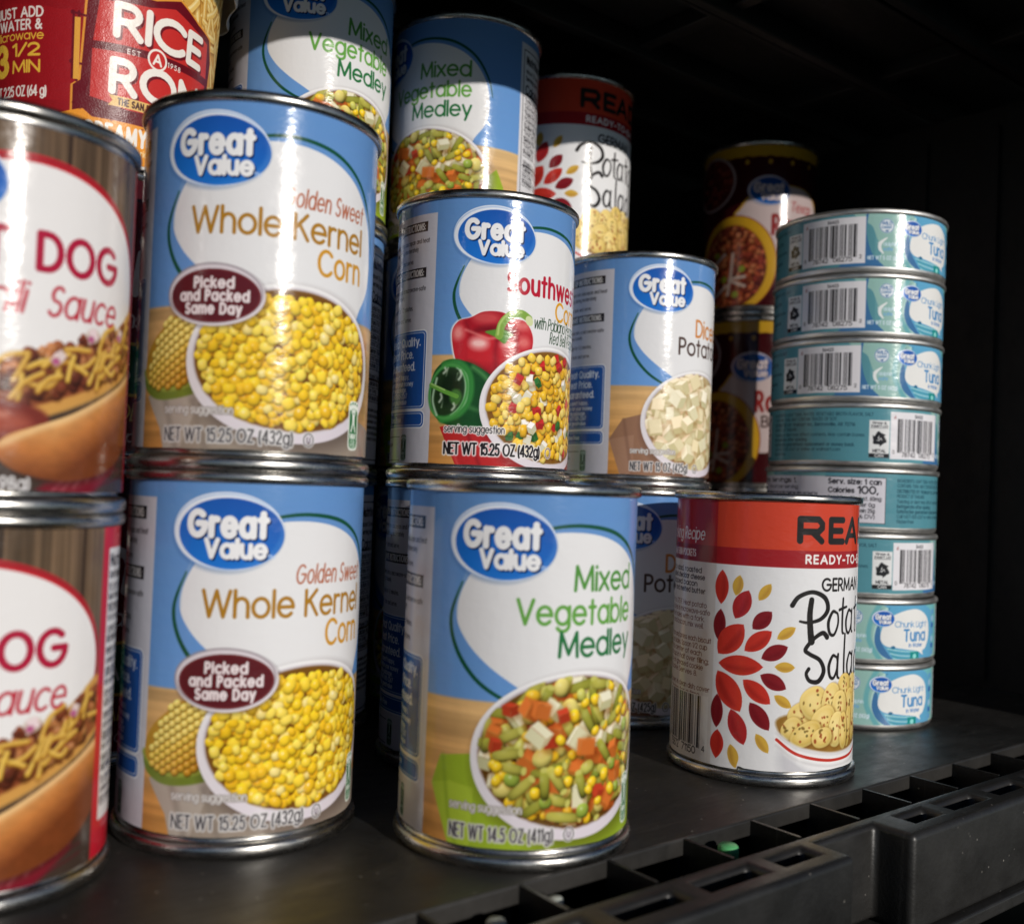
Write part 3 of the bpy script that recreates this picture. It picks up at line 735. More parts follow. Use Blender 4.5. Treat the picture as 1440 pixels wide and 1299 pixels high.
def art_salad():
    cv = Cv(-110, 121.2, 4.6, 108.8, .2, (226,226,228))
    cv.rect(-111, 122, 90.1, 110, (206,64,40)); cv.rect(-111, 122, 83.4, 90.1, (162,30,36))
    cv.rect(-111, -53.2, 90.1, 110, (172,34,40)); cv.rect(-111, -53.2, 83.4, 90.1, (140,24,32)); cv.rect(-111, -53.2, 4, 83.4, (214,208,204))  # left end in darker tones: shade painted into the print colours
    K = (38,34,34); W = (236,232,230)
    # square heavy capitals
    def sq(pts, lw=2.5): cv.line(pts, lw, K)
    x = -21.0
    sq([(x,93.9),(x,102.2),(x+7.6,102.2),(x+9.3,100.6),(x+9.3,98.9),(x+7.6,97.4),(x,97.4)]); sq([(x+5.2,97.2),(x+9.2,93.9)])
    x = -7.4
    sq([(x+7,102.2),(x,102.2),(x,93.9),(x+7,93.9)]); sq([(x,98),(x+6,98)])
    x = 2.2
    sq([(x,93.9),(x+4.4,102.4),(x+8.8,93.9)]); sq([(x+2,96.2),(x+7,96.2)], 2)
    x = 15.4
    sq([(x,93.9),(x,102.2),(x+6,102.2),(x+8.6,99.8),(x+8.6,96.3),(x+6,93.9),(x,93.9)])
    cv.text('READY-TO-EAT', -18.6, 85.4, 3.0, W, w=.19, width=42, track=.12)
    cv.text('GERMAN', -11.2, 75, 4.5, K, w=.15, width=26)
    # brush lettering
    brush(cv, [(-23.2,69.2),(-20.6,72.6),(-15,74.4),(-9.4,72.2),(-7.8,67.8),(-11,64.2),(-16.4,62.8),(-20,63.2)], [1.9,1.7,1.6,2,2.1,1.6,1.2,.9], K)
    brush(cv, [(-15.4,71.4),(-16,66),(-15.6,60),(-15,55.6)], [2.2,2.4,2.6,2.9], K)
    def o(x, y, a, b): brush(cv, [(x+a*.6,y+b*.9),(x-a*.2,y+b),(x-a,y+b*.1),(x-a*.7,y-b*.85),(x+a*.2,y-b),(x+a,y-b*.1),(x+a*.85,y+b*.8),(x-a*.1,y+b)], [1,1.3,1.6,1.4,1.2,1.2,1.1,.8], K)
    def el(x, y, h): brush(cv, [(x,y+h),(x-.3,y+h*.5),(x-.1,y+.8),(x+1,y)], [1.3,1.4,1.3,.8], K)
    o(-4.6, 62.4, 2.7, 4.4)
    el(1.2, 58.2, 13.4); brush(cv, [(-1.2,67.4),(1.4,68),(4,68.4)], [1.2,1.2,.9], K)
    o(6.2, 62.6, 2.5, 4.3); el(9, 58.2, 8.8)
    el(13.6, 58.2, 13.4); brush(cv, [(11.4,67.4),(14,68),(16.6,68.4)], [1.2,1.2,.9], K)
    o(19, 62.6, 2.7, 4.4)
    brush(cv, [(-7.8,57.2),(-10,58.8),(-14,56.6),(-17.4,52.6),(-15.6,50.8),(-11,48.4),(-9,44.2),(-11.4,40.4),(-15.2,40.6),(-16.8,43.2),(-15.8,45.2)], [2.2,1.8,1.5,1.7,1.6,1.7,2,1.9,1.6,1.4,1.5], K)
    o(-4, 45.6, 2.4, 4.2); el(-1.2, 41, 9.2); el(3.2, 41.2, 16.5); o(8, 45.8, 2.4, 4.2); el(10.8, 41, 9.2)
    o(16, 45.8, 2.4, 4.2); el(18.8, 41, 16.5)
    # petals
    R_, D_, Y_ = (202,50,38), (132,28,36), (212,168,62)
    for a, b, w, c in (((-50.6,67.8),(-50.4,81.2),4.4,R_), ((-44.6,71.6),(-43.2,79.6),3.2,Y_), ((-44.6,62.8),(-39.6,74),5.2,(176,38,40)), ((-35.8,70.4),(-31.4,77),2.9,Y_),
        ((-51.4,53.8),(-50.6,66),4,D_), ((-37.8,59.4),(-30.8,66.4),4.4,D_), ((-51.2,48.6),(-41.2,60.8),7,R_), ((-40.6,50.8),(-30.6,59),4.8,R_), ((-28.6,56.2),(-21.6,60.8),3,Y_),
        ((-34.2,48.4),(-24.4,53.4),4.4,D_), ((-50.9,45),(-33.4,45.2),5.8,R_), ((-29.2,45.6),(-21.4,45.6),3,Y_),
        ((-51.2,42),(-41.6,27.4),7,R_), ((-40.8,39.8),(-30.4,31.4),5,R_), ((-34.4,42.2),(-24.6,37.4),4.4,D_), ((-29,34.8),(-22.4,30.4),2.9,Y_),
        ((-51,20),(-51,33),4,D_), ((-45.2,28),(-39.8,15),5.2,(176,38,40)), ((-38,31.4),(-30.6,21.4),4.6,D_), ((-50.8,8.6),(-50.4,19.4),4.4,R_), ((-45,14.6),(-42.6,6.4),3.2,Y_), ((-35.4,19.8),(-30.6,12.8),3,Y_)):
        leaf(cv, a, b, w, c)
    # bowl with potato slices
    r = RNG(4)
    cv.poly(spline([(-28,21),(-26,12),(-20,3),(30,3),(33,14),(34,22),(20,13),(3,10.6),(-14,13)]), (232,231,232), soft=.4)
    cv.poly(spline([(-26,14),(-20,3),(28,3),(20,8),(0,6),(-14,8)]), (190,190,196), soft=4, opa=.8)
    cv.poly(spline([(-27,21),(-20,16),(3,12),(26,17),(33,22),(30,30),(-22,28)]), (150,108,44), soft=1)
    S = [(28,32,5.6,6.4,.2),(21,35,5.4,6,-.2),(-18,27,5.6,5.4,.6),(12,36,5.2,5.8,.2),(4,36.5,5,6,-.1),(-12.6,32,6.2,6.4,.5),(-4.6,33,4.6,6.6,-.3),(30,25,5,6.4,.3),(17,30,5.4,6.6,.3),(-22,22.6,4.6,3.6,.9),(9,30,4.6,6.4,-.2),(24,27,5.4,6.4,.1),(1,29.6,4.8,6.6,.1),
         (-8,25.6,6.2,5,.55),(-16,20.4,7,4.2,.5),(27,20.6,5.6,5,.2),(20,21,5,6.4,.2),(13.4,22.6,3.6,7.6,.1),(-1,21.4,4.6,6.8,-.2),(8,21.4,2.9,7.8,-.12),(3.8,20.4,3,7.2,.04),(-8.6,18.8,5,3.8,.2)]
    for (x, y, a, b, ro) in S:
        cv.ell(x+.4, y-.4, a+.5, b+.5, (128,84,30), rot=ro, soft=1.2, opa=.7)
        cv.blob(x, y, a, b, ro, mixc((234,206,124), (222,186,92), r.rand()), n=2.4, hi=.05, lo=.2, spec=.05, sh=0)
        cv.ell(x, y, a-.4, b-.4, (250,234,176), rot=ro, ring=.6, soft=.8, opa=.3); cv.ell(x-.5, y+.6, a*.6, b*.6, (244,224,156), rot=ro, soft=3, opa=.5)
        for k in range(10):
            an, rr = r.uniform(0, 6.3), r.uniform(.1, .8)
            u, v = x+a*rr*math.cos(an), y+b*rr*math.sin(an)
            cv.ell(u, v, r.uniform(.3, .9), r.uniform(.25, .6), ((150,60,30),(96,84,40),(150,72,34),(120,92,40))[r.randint(4)], rot=r.uniform(0, 3), soft=.3, opa=.85)
    rimP = spline([(-27.6,20.6),(-20,15.4),(-8,12.6),(3,12),(14,13),(26,17),(33.6,22)], False)
    cv.poly(list(rimP)+[(33,10),(20,6),(0,4.4),(-15,7),(-24,13)], (234,233,234), soft=2.5)
    cv.line(rimP, 1.2, (214,212,214), soft=.8); cv.line([(a, b-2.4) for a, b in rimP], 1.15, (196,52,40))
    cv.line([(a, b-4.6) for a, b in rimP], .8, (206,204,206), soft=1)
    # recipe panel left of the seam
    T = (112,70,60)
    cv.text('Cooking Recipe', -59.4, 92.2, 4.6, W, w=.085, width=31, slant=.14, align='r')
    cv.text('POTATO SALAD SKIN POCKETS', -64, 85.4, 2.6, W, w=.12, width=33, align='r')
    for i, t in enumerate(('1 can potato salad, roasted', '1/2 cup shredded cheddar cheese', '3 slices chopped bacon', '1 tbsp parsley and melted butter', '', 'Preheat oven to 375 F. Heat potato', 'skins for 10 minutes in microwave-safe', 'dish and make holes with a fork.', 'Add cheese and bacon, mix well.', '', 'Butter muffin pan and press each biscuit', 'into bottom and sides. Spoon 1/2 cup', 'of mixture into center of each', 'one and fold cup in half over filling;', 'seal and place on greased cookie', 'sheet and bake. Serves 8.', '', 'Store any leftovers in clean dish; cover', 'and keep in fridge for a time.')):
        if t: cv.text(t, -99, 79-i*2.72, 1.9, (60,48,48) if i < 4 else T, w=.15 if i < 4 else .11, width=40+(len(t)-30)*.45)
    cv.rect(-90, -55, 5, 31, (226,222,218)); barcode(cv, -83, -58.8, 11, 30.6, 8, ('0', '75872', '71150', '4'))
    return cv
#@END
#@ART2
def art_hotdog():
    cv = Cv(-86, 130.8, 3.6, 97.4, .24, (92,74,60))
    w, U, V = cv.win(-90, 140, 0, 100)
    n = cv.noise(.9, 40, 1)*.5+cv.noise(3.2, 60, 2)*.35+cv.noise(.5, 12, 3)*.15
    cv.im = np.array((126,100,76), 'f')/255*(.44+.68*n)[..., None]
    for x in (-62, -40, -17, 8, 30, 52, 76, 100): cv.line([(x,0),(x+.6,100)], .9, (40,30,26), soft=.6)
    # oval
    cv.ell(1.2, 63, 37.1, 27.4, (196,30,42), rot=-.05); cv.ell(1, 62.4, 36.4, 27, (60,40,36), ring=.5, soft=.8, opa=.5)
    cv.ell(0, 61, 37.2, 27.2, (228,226,226))
    # napkin
    cv.poly([(-60,22),(40,30),(40,3),(-60,3)], (64,50,42), soft=4)
    cv.poly([(6,8),(22,14),(36,24),(30,12),(16,3.4),(2,4)], (126,26,40), soft=1.5)
    for i in range(7):
        cv.line([(6+i*4,4+i*1.6),(14+i*3.4,12+i*2)], .8, (196,120,130), soft=.5, opa=.45); cv.line([(4,4+i*2.4),(34,10+i*2.6)], .7, (100,14,30), opa=.4)
    # sausage, chilli, cheese, bun
    q = [(-44,26),(-20,40),(-2,42),(24,53),(38.6,60),(38.6,30),(10,14),(-20,14),(-40,16)]
    cv.poly(spline([(-44,22),(-20,33),(0,37),(26,49),(38.8,57),(38.8,42),(18,30),(-6,21),(-34,14)]), (206,150,72), soft=.8)
    cv.poly(spline([(-40,20),(-16,33),(6,38),(28,49),(40,55),(40,44),(20,34),(-4,25),(-30,17)]), (140,72,40), soft=.6)
    r = RNG(8)
    for i in range(260):
        t = r.rand(); s_ = r.uniform(-1, 1); u = -34+t*76; v = 21.5+t*28+s_*6.2
        c = ((150,84,46),(170,98,52),(124,58,34),(184,118,70),(104,48,32))[r.randint(5)]
        cv.blob(u, v, r.uniform(1, 2.4), r.uniform(.9, 1.9), r.uniform(0, 3), c, spec=r.uniform(0, .35), edge=(.6,.4,.3))
    for i in range(26):
        u, v = r.uniform(-4, 40), 0; v = 21.5+(u+34)/76*28+r.uniform(-4, 5.6)
        an = r.uniform(-.5, 1.4); L = r.uniform(3, 6); k = r.uniform(-2, 2)
        P = spline([(u-L*math.cos(an), v-L*math.sin(an)), (u+k*.6, v-k), (u+L*math.cos(an), v+L*math.sin(an))], False)
        cv.line([(a, b-.5) for a, b in P], 1.7, (110,62,24), soft=.8, opa=.5); cv.line(P, 1.2, mixc((226,182,60), (208,156,50), r.rand()), soft=.4); cv.line([(a-.1, b+.3) for a, b in P], .4, (236,206,130), soft=.4, opa=.7)
    for u, v in ((18,47),(8,40),(30,49),(-8,34)):
        cv.cube(u, v, 3.2, 3, 2.4, r, (236,214,222)); cv.ell(u-.6, v-.9, 1, .9, (176,84,130), soft=.4)
    # sausage end, then the near half of the bun
    cv.poly(spline([(-42,26),(-22,29),(-4,28.6),(6,25),(4,17),(-8,13.4),(-30,13),(-44,16)]), (120,44,34), soft=1.2)
    cv.poly(spline([(-40,24),(-20,26.6),(-4,26),(2,22.6),(-6,20),(-30,19)]), (178,88,66), soft=3, opa=.8)
    cv.line(spline([(-30,24.6),(-14,25.8),(-4,24.8)], False), 1.2, (226,168,146), soft=1.6, opa=.6)
    bun = [(-5.4,16.6),(-3,19.6),(4,22.4),(12,25.6),(22,30.6),(32,35.6),(42,40),(44,30),(38,20),(30,14),(20,10.4),(10,9),(1,10.4),(-4,13)]
    cv.poly([(a+.6, b-1.2) for a, b in spline(bun)], (60,34,22), soft=2.5, opa=.7)
    cv.poly(spline(bun), (196,128,66), soft=.6)
    q = cv.win(-8, 40, 6, 42); w, U, V = q
    keep = cv.clip; m = np.zeros(cv.im.shape[:2], 'f'); old = cv.im.copy(); cv.poly(spline(bun), (255,0,255), soft=.4)
    m = np.clip(np.abs(cv.im-old).sum(2)/.55, 0, 1); cv.im = old; cv.clip = m
    d = np.clip((V-9-.62*np.maximum(U-8, 0))/16, -.2, 1.1)
    n2 = cv.noise(5, 2.5, 21)[w]*.5+cv.noise(1.6, 1., 22)[w]*.5
    g0, g1, g2 = (np.array(c, 'f') for c in ((112,54,24), (190,116,56), (226,170,102)))
    t = np.clip(d, 0, 1)[..., None]
    c = np.where(t < .5, g0+(g1-g0)*t*2, g1+(g2-g1)*(t-.5)*2)*(.93+.14*n2)[..., None]
    cv.put(w, np.ones(np.broadcast(U, V).shape, 'f')*.95, np.clip(c, 0, 255))
    cv.line(spline([(-4.6,17.6),(4,22),(12,25.2),(22,30.2),(32,35.2),(41,39.4)], False), 1.5, (240,204,146), soft=1.6, opa=.8)
    cv.clip = keep
    # side panel
    cv.rect(38.8, 120, 0, 100, (196,26,44)); cv.rect(42.2, 76, 15.5, 91.5, (226,224,224), r=.6)
    r = RNG(2)
    cv.text('Nutrition Facts', 43, 86.5, 3.2, (30,26,28), w=.18, width=30)
    for i in range(22):
        y = 83-i*3; cv.fine(43, y, r.uniform(16, 31), 1.8 if i % 3 else 2.3, (40,36,40), i)
        if i % 2: cv.rect(43, 75, y-.7, y-.45, (50,46,50))
    barcode(cv, 84, 108, 40, 70, 4)
    K = (174,26,58)
    cv.text('HOT', -27.4, 62, 8.8, K, w=.155, width=22.5); cv.text('DOG', 1.2, 62, 8.8, K, w=.155, width=25.6)
    cv.text('Chili', -18, 50.6, 7.4, (186,36,56), w=.09, width=17, slant=.2); cv.text('Sauce', 4.4, 50.6, 7.4, (186,36,56), w=.09, width=22, slant=.2)
    cv.text('NET WT 10.5 OZ (298g)', -35, 6.2, 3.2, (222,220,222), w=.12, width=37.4)
    logo(cv, -21, 82.4, .94)
    return cv

def art_bean():
    cv = Cv(-104, 127.2, 4.4, 108.6, .3, (66,12,18))
    # scalloped yellow top
    P = [(-105,112)]
    for i in range(260): u = -105+i*.9; P.append((u, 99.2+1.9*abs(math.sin(u*math.pi/14.5))*1.0-2.2*math.exp(-((((u+7.25) % 14.5)-7.25)/2.4)**2)*-1))
    P.append((130,112)); cv.poly(P, (222,184,38))
    for i in range(-8, 10): cv.ell(i*14.5, 97.6, 1.3, 1.6, (222,184,38))
    # round picture top left
    cv.ell(-40, 87, 18.6, 17.6, (176,170,172)); cv.ell(-40, 87, 16.8, 15.8, (110,40,34))
    r = RNG(3)
    for i in range(70):
        a, t = r.uniform(0, 6.3), 15*math.sqrt(r.rand()); cv.blob(-40+t*math.cos(a), 87+t*.95*math.sin(a), 2.2, 1.6, r.uniform(0, 3), ((128,44,36),(150,64,44),(98,30,28))[r.randint(3)], spec=.2)
    # white shape and bowl
    cv.poly(spline([(-22,62),(-18,70),(-10,78),(8,83),(26,82),(38,74),(40,58),(36,44),(20,30),(4,26),(-8,40)]), (222,182,60))
    cv.poly(spline([(-21,61),(-17,69),(-9,77),(8,82),(26,81),(37,73),(39,58),(35,44),(20,30),(4,26),(-8,40)]), (226,222,220))
    cv.ell(-22, 33, 28, 31.4, (150,60,30)); cv.ell(-22, 33, 27.4, 30.8, (232,190,34)); cv.ell(-23.4, 32, 23.4, 26.8, (196,148,30), soft=.8); cv.ell(-23.6, 31.8, 22.8, 26.2, (112,44,26))
    B = (-23.6, 31.8, 22.8, 26.2); in_bowl(cv, B, 0)
    for (a, b) in scatter(r, *B, 3.1): cv.blob(a, b, r.uniform(1.6, 2.7), r.uniform(1.2, 2), r.uniform(0, 3), ((176,80,44),(198,104,58),(150,58,38),(124,52,34),(208,130,78))[r.randint(5)], spec=r.uniform(0, .3), edge=(.6,.4,.3))
    for P in ([(-22,40),(-23,28),(-25,14)], [(-24,24),(-14,25)], [(-24,23),(-14,19)], [(-36,34),(-28,40)], [(-34,14),(-26,20)]): cv.line(P, 2, (214,206,190), soft=.5)
    for u, v in ((-20,14),(-28,24),(-16,30),(-34,40)): cv.ell(u, v, 2.2, 2.1, (150,180,48), soft=.5)
    cv.clip = None
    cv.text('Ranch', 1.5, 52, 11.5, (164,44,40), w=.15, width=34); cv.text('Texas', 14, 67, 6, (186,60,60), w=.09, slant=.15, width=18)
    cv.text('BEANS', 6, 42, 6.5, (70,50,44), w=.13, width=28)
    cv.rect(46, 86, 6, 96, (214,210,208))
    for i in range(24): cv.fine(48, 91-i*3.4, 34, 2, (50,46,50), i)
    barcode(cv, 94, 116, 30, 66, 9)
    logo(cv, 0, 79.4, .82, False)
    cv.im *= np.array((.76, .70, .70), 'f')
    return cv

def art_chili():
    cv = Cv(-115.6, 115.6, 4.4, 108.6, .4, (112,20,26))
    cv.rect(-116, 116, 28, 46, (30,92,52)); cv.rect(-116, 116, 46, 47.2, (214,180,70)); cv.rect(-116, 116, 26.8, 28, (214,180,70)); cv.rect(-116, 116, 100, 110, (60,12,16))
    cv.text('Chili', -30, 66, 20, (226,218,206), w=.13, width=50, slant=.15); cv.text('with beans', -30, 53, 6, (226,218,206), w=.11, slant=.15)
    for x in (-16, 44):
        cv.text('TEXAS MEX', x, 33, 6.5, (226,220,206), w=.12, sx=.9); cv.text('ADD', x+14, 18, 6, (226,196,90), w=.1, slant=.2); cv.text('in a pan', x+14, 10, 4, (220,200,190), w=.1, slant=.2)
    return cv

def art_rice():
    """paper cup; v measured up the cup from its base"""
    cv = Cv(-100, 170.2, 1, 92, .24, (158,22,30))
    n = cv.noise(30, 30, 1)
    cv.im *= (.92+.16*n)[..., None]
    r = RNG(6)
    def noodles(x0, x1, y0, y1, k):
        cv.rect(x0, x1, y0, y1, (214,160,70))
        for i in range(k):
            u, v, an, L, b = r.uniform(x0, x1), r.uniform(y0, y1), r.uniform(0, 3.1), r.uniform(4, 9), r.uniform(-3, 3)
            P = spline([(u-L*math.cos(an), v-L*math.sin(an)), (u-b*math.sin(an), v+b*math.cos(an)), (u+L*math.cos(an), v+L*math.sin(an))], False)
            cv.line([(a+.2, c-.6) for a, c in P], 3.2, (150,92,26), soft=1, opa=.6); cv.line(P, 2.6, mixc((240,206,120), (222,170,76), r.rand())); cv.line([(a-.2, c+.5) for a, c in P], .7, (252,236,180), soft=.5, opa=.8)
    noodles(-100, 170, 64, 95, 260); noodles(24, 52, 30, 66, 40)
    # red field with a wavy upper edge on the left
    cv.poly([(-101,53),(-40,52.6),(-30,52),(-24,53),(-24,20),(-101,20)], (158,22,30)); cv.poly(spline([(-101,56),(-70,57.4),(-46,54.6),(-30,52.4),(-24,50),(-24,30),(-60,20),(-101,20)]), (158,22,30))
    D = (104,12,26); Rd = (200,44,40); W = (238,232,224); Y = (240,190,60)
    # car-shaped badge
    for c, k in (((226,150,50), .8), (D, 0)):
        cv.poly([(-23.6-k,16),(-23.6-k,26),(-21-k,28),(-19.4-k,58+k),(-14,61+k),(4,62.5+k),(14,66.5+k),(24,62+k),(33+k,60+k),(36+k,52),(35+k,28),(37+k,22),(37+k,14),(-16-k,10-k)], c)
    cv.line([(-22.4,27.5),(-22.2,52)], .9, D)
    for y in (51.6, 34.2): cv.line([(-24.4,y),(-20,y-.8)], .8, D); cv.ell(-24.3, y, .8, .8, D)
    cv.rect(-23.8, -21.6, 28, 50, (226,160,60)); cv.rect(-24.4, -23.6, 28, 51, D)
    cv.poly([(-17.2,42.6),(-15.6,57.4),(2,59.4),(12,62.6),(22,59.6),(31.6,57.6),(33.2,44.5)], Rd)
    cv.poly([(-17.4,39.8),(-17.6,22.6),(-4,20),(32,22),(33,41.6)], Rd)
    for dx, dy, c in ((.7, -.8, D), (0, 0, W)):
        cv.text('RICE', -10.8+dx, 46.4+dy, 10.8, c, w=.185, width=39)
        cv.text('RONI', -11.4+dx, 26+dy, 11, c, w=.185, width=43)
    cv.text('EST', -5.4, 40.4, 1.7, W, w=.14, track=.2); cv.text('1958', 10.4, 40.4, 1.7, W, w=.14, track=.2)
    cv.ell(6.1, 41.4, 4, 4, W); cv.ell(6.1, 41.4, 3.2, 3.2, Rd); cv.text('A', 6.1, 39.6, 3.6, W, w=.17, align='c')
    cv.poly([(-11,24.4),(-9.6,22.6),(-11.2,20.6),(28,20.6),(26.4,22.6),(28,24.4)], (226,184,104)); cv.text('THE SAN FRANCISCO TREAT', -7.8, 21.4, 2.2, (60,20,20), w=.17, width=33)
    cv.rect(-101, 171, 0, 15.4, (236,150,40)); cv.poly([(-34,14),(-20,18),(-16,15),(0,12),(0,5),(-40,5)], (236,150,40))
    cv.line([(-101,16),(-36,16)], 1, (250,196,90), soft=.4)
    for i in range(60): cv.ell(r.uniform(-24, 37), r.uniform(13, 20), .5, .3, (90,8,20), soft=.3, opa=.5)
    cv.text('CREAMY FOUR CHEESE', -20, 8, 5.6, W, w=.17, width=66); cv.text('flavored rice & pasta, naturally creamy', -10, 4.4, 2.2, (250,222,170), w=.12, sx=.8)
    cv.text('JUST ADD', -55.2, 49.6, 3.3, W, w=.15, width=20.6); cv.text('WATER &', -54, 45.2, 3.3, W, w=.15, width=19)
    cv.text('Microwave', -57, 41.6, 2.8, Y, w=.12, width=22.6); cv.text('3', -56.4, 29.8, 9.6, Y, w=.2, sx=.9); cv.text('1/2', -47.6, 36, 4.0, Y, w=.17, width=12); cv.text('MIN', -47.6, 30, 4.0, Y, w=.15, width=12)
    cv.text('NET WT 2.25 OZ (64 g)', -64, 21.6, 3.4, W, w=.13, width=31)
    cv.rect(60, 110, 4, 60, (228,222,214)); 
    for i in range(18): cv.fine(62, 56-i*2.9, 45, 1.8, (60,50,50), i)
    return cv

def recycle(cv, x, y, w, h):
    """how-to-recycle box: triangle of chasing arrows over the words METAL CAN"""
    K = (34,34,38); W = (222,224,226)
    cv.rect(x, x+w, y, y+h, W); cv.rect(x, x+w, y, y+h*.11, K)
    cx, cy, R = x+w/2, y+h*.50, w*.36
    for i in range(3):
        a = math.radians(90+i*120); b = math.radians(90+(i+1)*120)
        p, q_ = (cx+R*math.cos(a), cy+R*math.sin(a)), (cx+R*math.cos(b), cy+R*math.sin(b))
        cv.line([mixc(p, q_, .14), mixc(p, q_, .52)], w*.18, K)
        d = (math.cos(b)-math.cos(a), math.sin(b)-math.sin(a)); L = math.hypot(*d); d = (d[0]/L, d[1]/L)
        m = mixc(p, q_, .52); t = w*.2
        cv.poly([(m[0]-d[1]*t, m[1]+d[0]*t), (m[0]+d[0]*t*1.3, m[1]+d[1]*t*1.3), (m[0]+d[1]*t, m[1]-d[0]*t)], K)
    cv.text('Rinse &', x+w/2, y+h*.90, h*.055, K, w=.14, width=w*.7, align='c'); cv.text('Insert Lid', x+w/2, y+h*.82, h*.055, K, w=.14, width=w*.8, align='c')
    cv.rect(x+w*.08, x+w*.92, y+h*.79, y+h*.80, K)
    cv.text('METAL', x+w/2, y+h*.145, h*.075, K, w=.16, width=w*.66, align='c'); cv.text('CAN', x+w/2, y+h*.02, h*.07, W, w=.17, width=w*.44, align='c')

def art_tuna():
    cv = Cv(-165, 99.6, 3.0, 28.8, .2, (98,156,164))
    T1 = (82,142,156)
    n = cv.noise(20, 8, 1); cv.im *= (.95+.1*n)[..., None]
    cv.rect(-166, -68, 2, 30, T1)
    cv.rect(-68, -30, 2, 30, (88,148,160))
    A = (146,188,180); Bl = (62,114,164); Sk = (92,164,204); Lg = (176,214,208)
    # swirls of the front panel
    cv.poly(spline([(-34,31),(-31,22),(-27,12),(-20,0),(60,0),(60,31)]), A)
    cv.poly(spline([(-33,31),(-34,20),(-31,9),(-24,0),(-44,0),(-46,4),(-38,7),(-36,16),(-35,26)]), Bl)
    cv.poly([(-46,2),(-46,4.6),(-40,5.4),(-32,6),(-25,2)], Bl)
    cv.line(spline([(-12,31),(-17,22),(-18,12),(-12,2)], False), 2.4, (104,172,178), soft=.6); cv.line(spline([(-9,28),(-14,20),(-15,11),(-9,2)], False), 1.4, Lg, soft=.5)
    cv.poly(spline([(-13,30),(-9,27),(-12,20),(-13.5,13),(-10,6),(-2,1),(18,1),(26,8),(28,18),(22,28),(10,31)]), Sk)
    cv.poly(spline([(-14.6,18),(-15.4,11),(-12,5),(-4,1),(-8,5),(-12,11),(-13,18)]), Bl)
    cv.poly(spline([(2,30),(12,29),(20,26),(24,18),(22,8),(27,6),(30,18),(26,28),(14,31)]), (110,184,190))
    cv.poly(spline([(-12.6,13),(-11,19.6),(-6,24),(2,26.6),(10,26.4),(17,22),(18.6,14),(16,8.4),(13,6.6),(13.4,4.6),(9,6.6),(2,7.6),(-4,8.4),(-10,9.4)]), (228,228,226))
    for i in range(6): cv.line(spline([(-9+i*.8,8-i*1.1),(-2,7-i*1.1),(8+i*.4,6.4-i*1.1)], False), .45, (60,150,150) if i % 2 else (160,214,206))
    cv.poly([(4,2),(4,6.4),(10,6.4),(10,2)], (28,140,140)); cv.ell(7, 4.2, 1.2, 1.2, (140,220,214))
    cv.ell(-6, 8.6, 1.2, .8, (40,110,150))
    for x in (21, 27.5): cv.text('WILD CAUGHT', x, 4, 2.2, (60,120,190), w=.12, width=20) if False else None
    for i in range(7): cv.rect(21.6, 25.2, 4+i*3.3, 6.4+i*3.3, ((96,160,210),(60,110,180),(150,190,220))[i % 3], r=.5)
    cv.ell(-24.6, 22.8, 3.6, 3.6, (222,230,236)); cv.ell(-24.6, 22.8, 3.3, 3.3, (70,120,170), ring=.35)
    cv.text('WILD', -24.6, 23.4, 1.5, (50,100,160), w=.15, align='c'); cv.text('CAUGHT', -24.6, 21.6, 1.1, (50,100,160), w=.15, align='c', width=5); cv.poly([(-25.6,20.6),(-24.4,19.8),(-23.4,21)], (50,100,160))
    cv.line(spline([(-24.4,17),(-27.4,14.4),(-27.6,11.6),(-26,9.4)], False), 1.5, (230,236,236), taper=[.3,1.1,1,.3]); cv.poly([(-27.4,14),(-29,14.8),(-27.6,12.6)], (230,236,236))
    cv.text('dolphin', -26, 13.2, 1.6, (200,226,240), w=.13, sx=.8); cv.text('safe', -26, 10.8, 1.6, (110,170,220), w=.13, sx=.9)
    cv.text('NET WT 5 OZ (142g)', -33.4, 6.4, 1.7, (206,226,238), w=.15, width=17)
    cv.text('Chunk Light', -5.4, 18.4, 2.7, (70,140,200), w=.1, width=21.5); cv.text('Tuna', -.4, 11.8, 5.2, (56,134,196), w=.14, width=15.6); cv.text('in Water', 3, 8.8, 1.7, (60,120,190), w=.14, width=9.6)
    logo(cv, -11.2, 22.4, .34, False)
    cv.poly([(-13,26.4),(-12,27.4),(-12.6,26.2)], (30,80,120)); cv.poly([(-9,27),(-8,28),(-8.6,26.8)], (30,80,120))
    # bar code, recycling box
    cv.rect(-66.4, -34.4, 4.6, 27.4, (226,224,230)); barcode(cv, -62.6, -38.4, 8.4, 24, 5, ('0', '78742', '08275', '2'))
    cv.text('56423', -50, 24.9, 1.4, (40,40,44), w=.14, align='c'); cv.text('6', -64.6, 24, 1.5, (150,70,70), w=.14)
    recycle(cv, -76.6, 5, 9.8, 18)
    # ingredients
    K = (36,76,92)
    for y, t in ((25, 'INGREDIENTS: LIGHT TUNA, WATER, VEGETABLE BROTH FLAVOR, SALT'), (22.6, 'CONTAINS: TUNA. MAY CONTAIN TRACES OF SOY.'), (20, 'DISTRIBUTED BY: Walmart Inc., Bentonville, AR 72716'), (17.6, 'PRODUCT OF THAILAND'), (15, 'Twisting or dent may affect contents. May contain bones.'), (12.6, 'Refrigerate after opening.'), (10.2, 'Satisfaction guaranteed: replacement or money back.'), (7.8, 'Call 1-877-505-2267 or online at walmart.com'), (5.4, 'Gluten-Free')):
        cv.text(t, -130.6, y, 1.5, K, w=.15 if y in (20, 12.6, 10.2) else .12, width=len(t)*.93)
    # nutrition panel
    cv.rect(-166, -136.4, 4.6, 26.8, (60,60,66)); cv.rect(-166, -136.7, 4.9, 26.5, (206,204,214)); cv.rect(85, 100, 4.6, 26.8, (206,204,214)); cv.rect(30, 85, 4.6, 26.8, (206,204,214))
    N = (34,32,38)
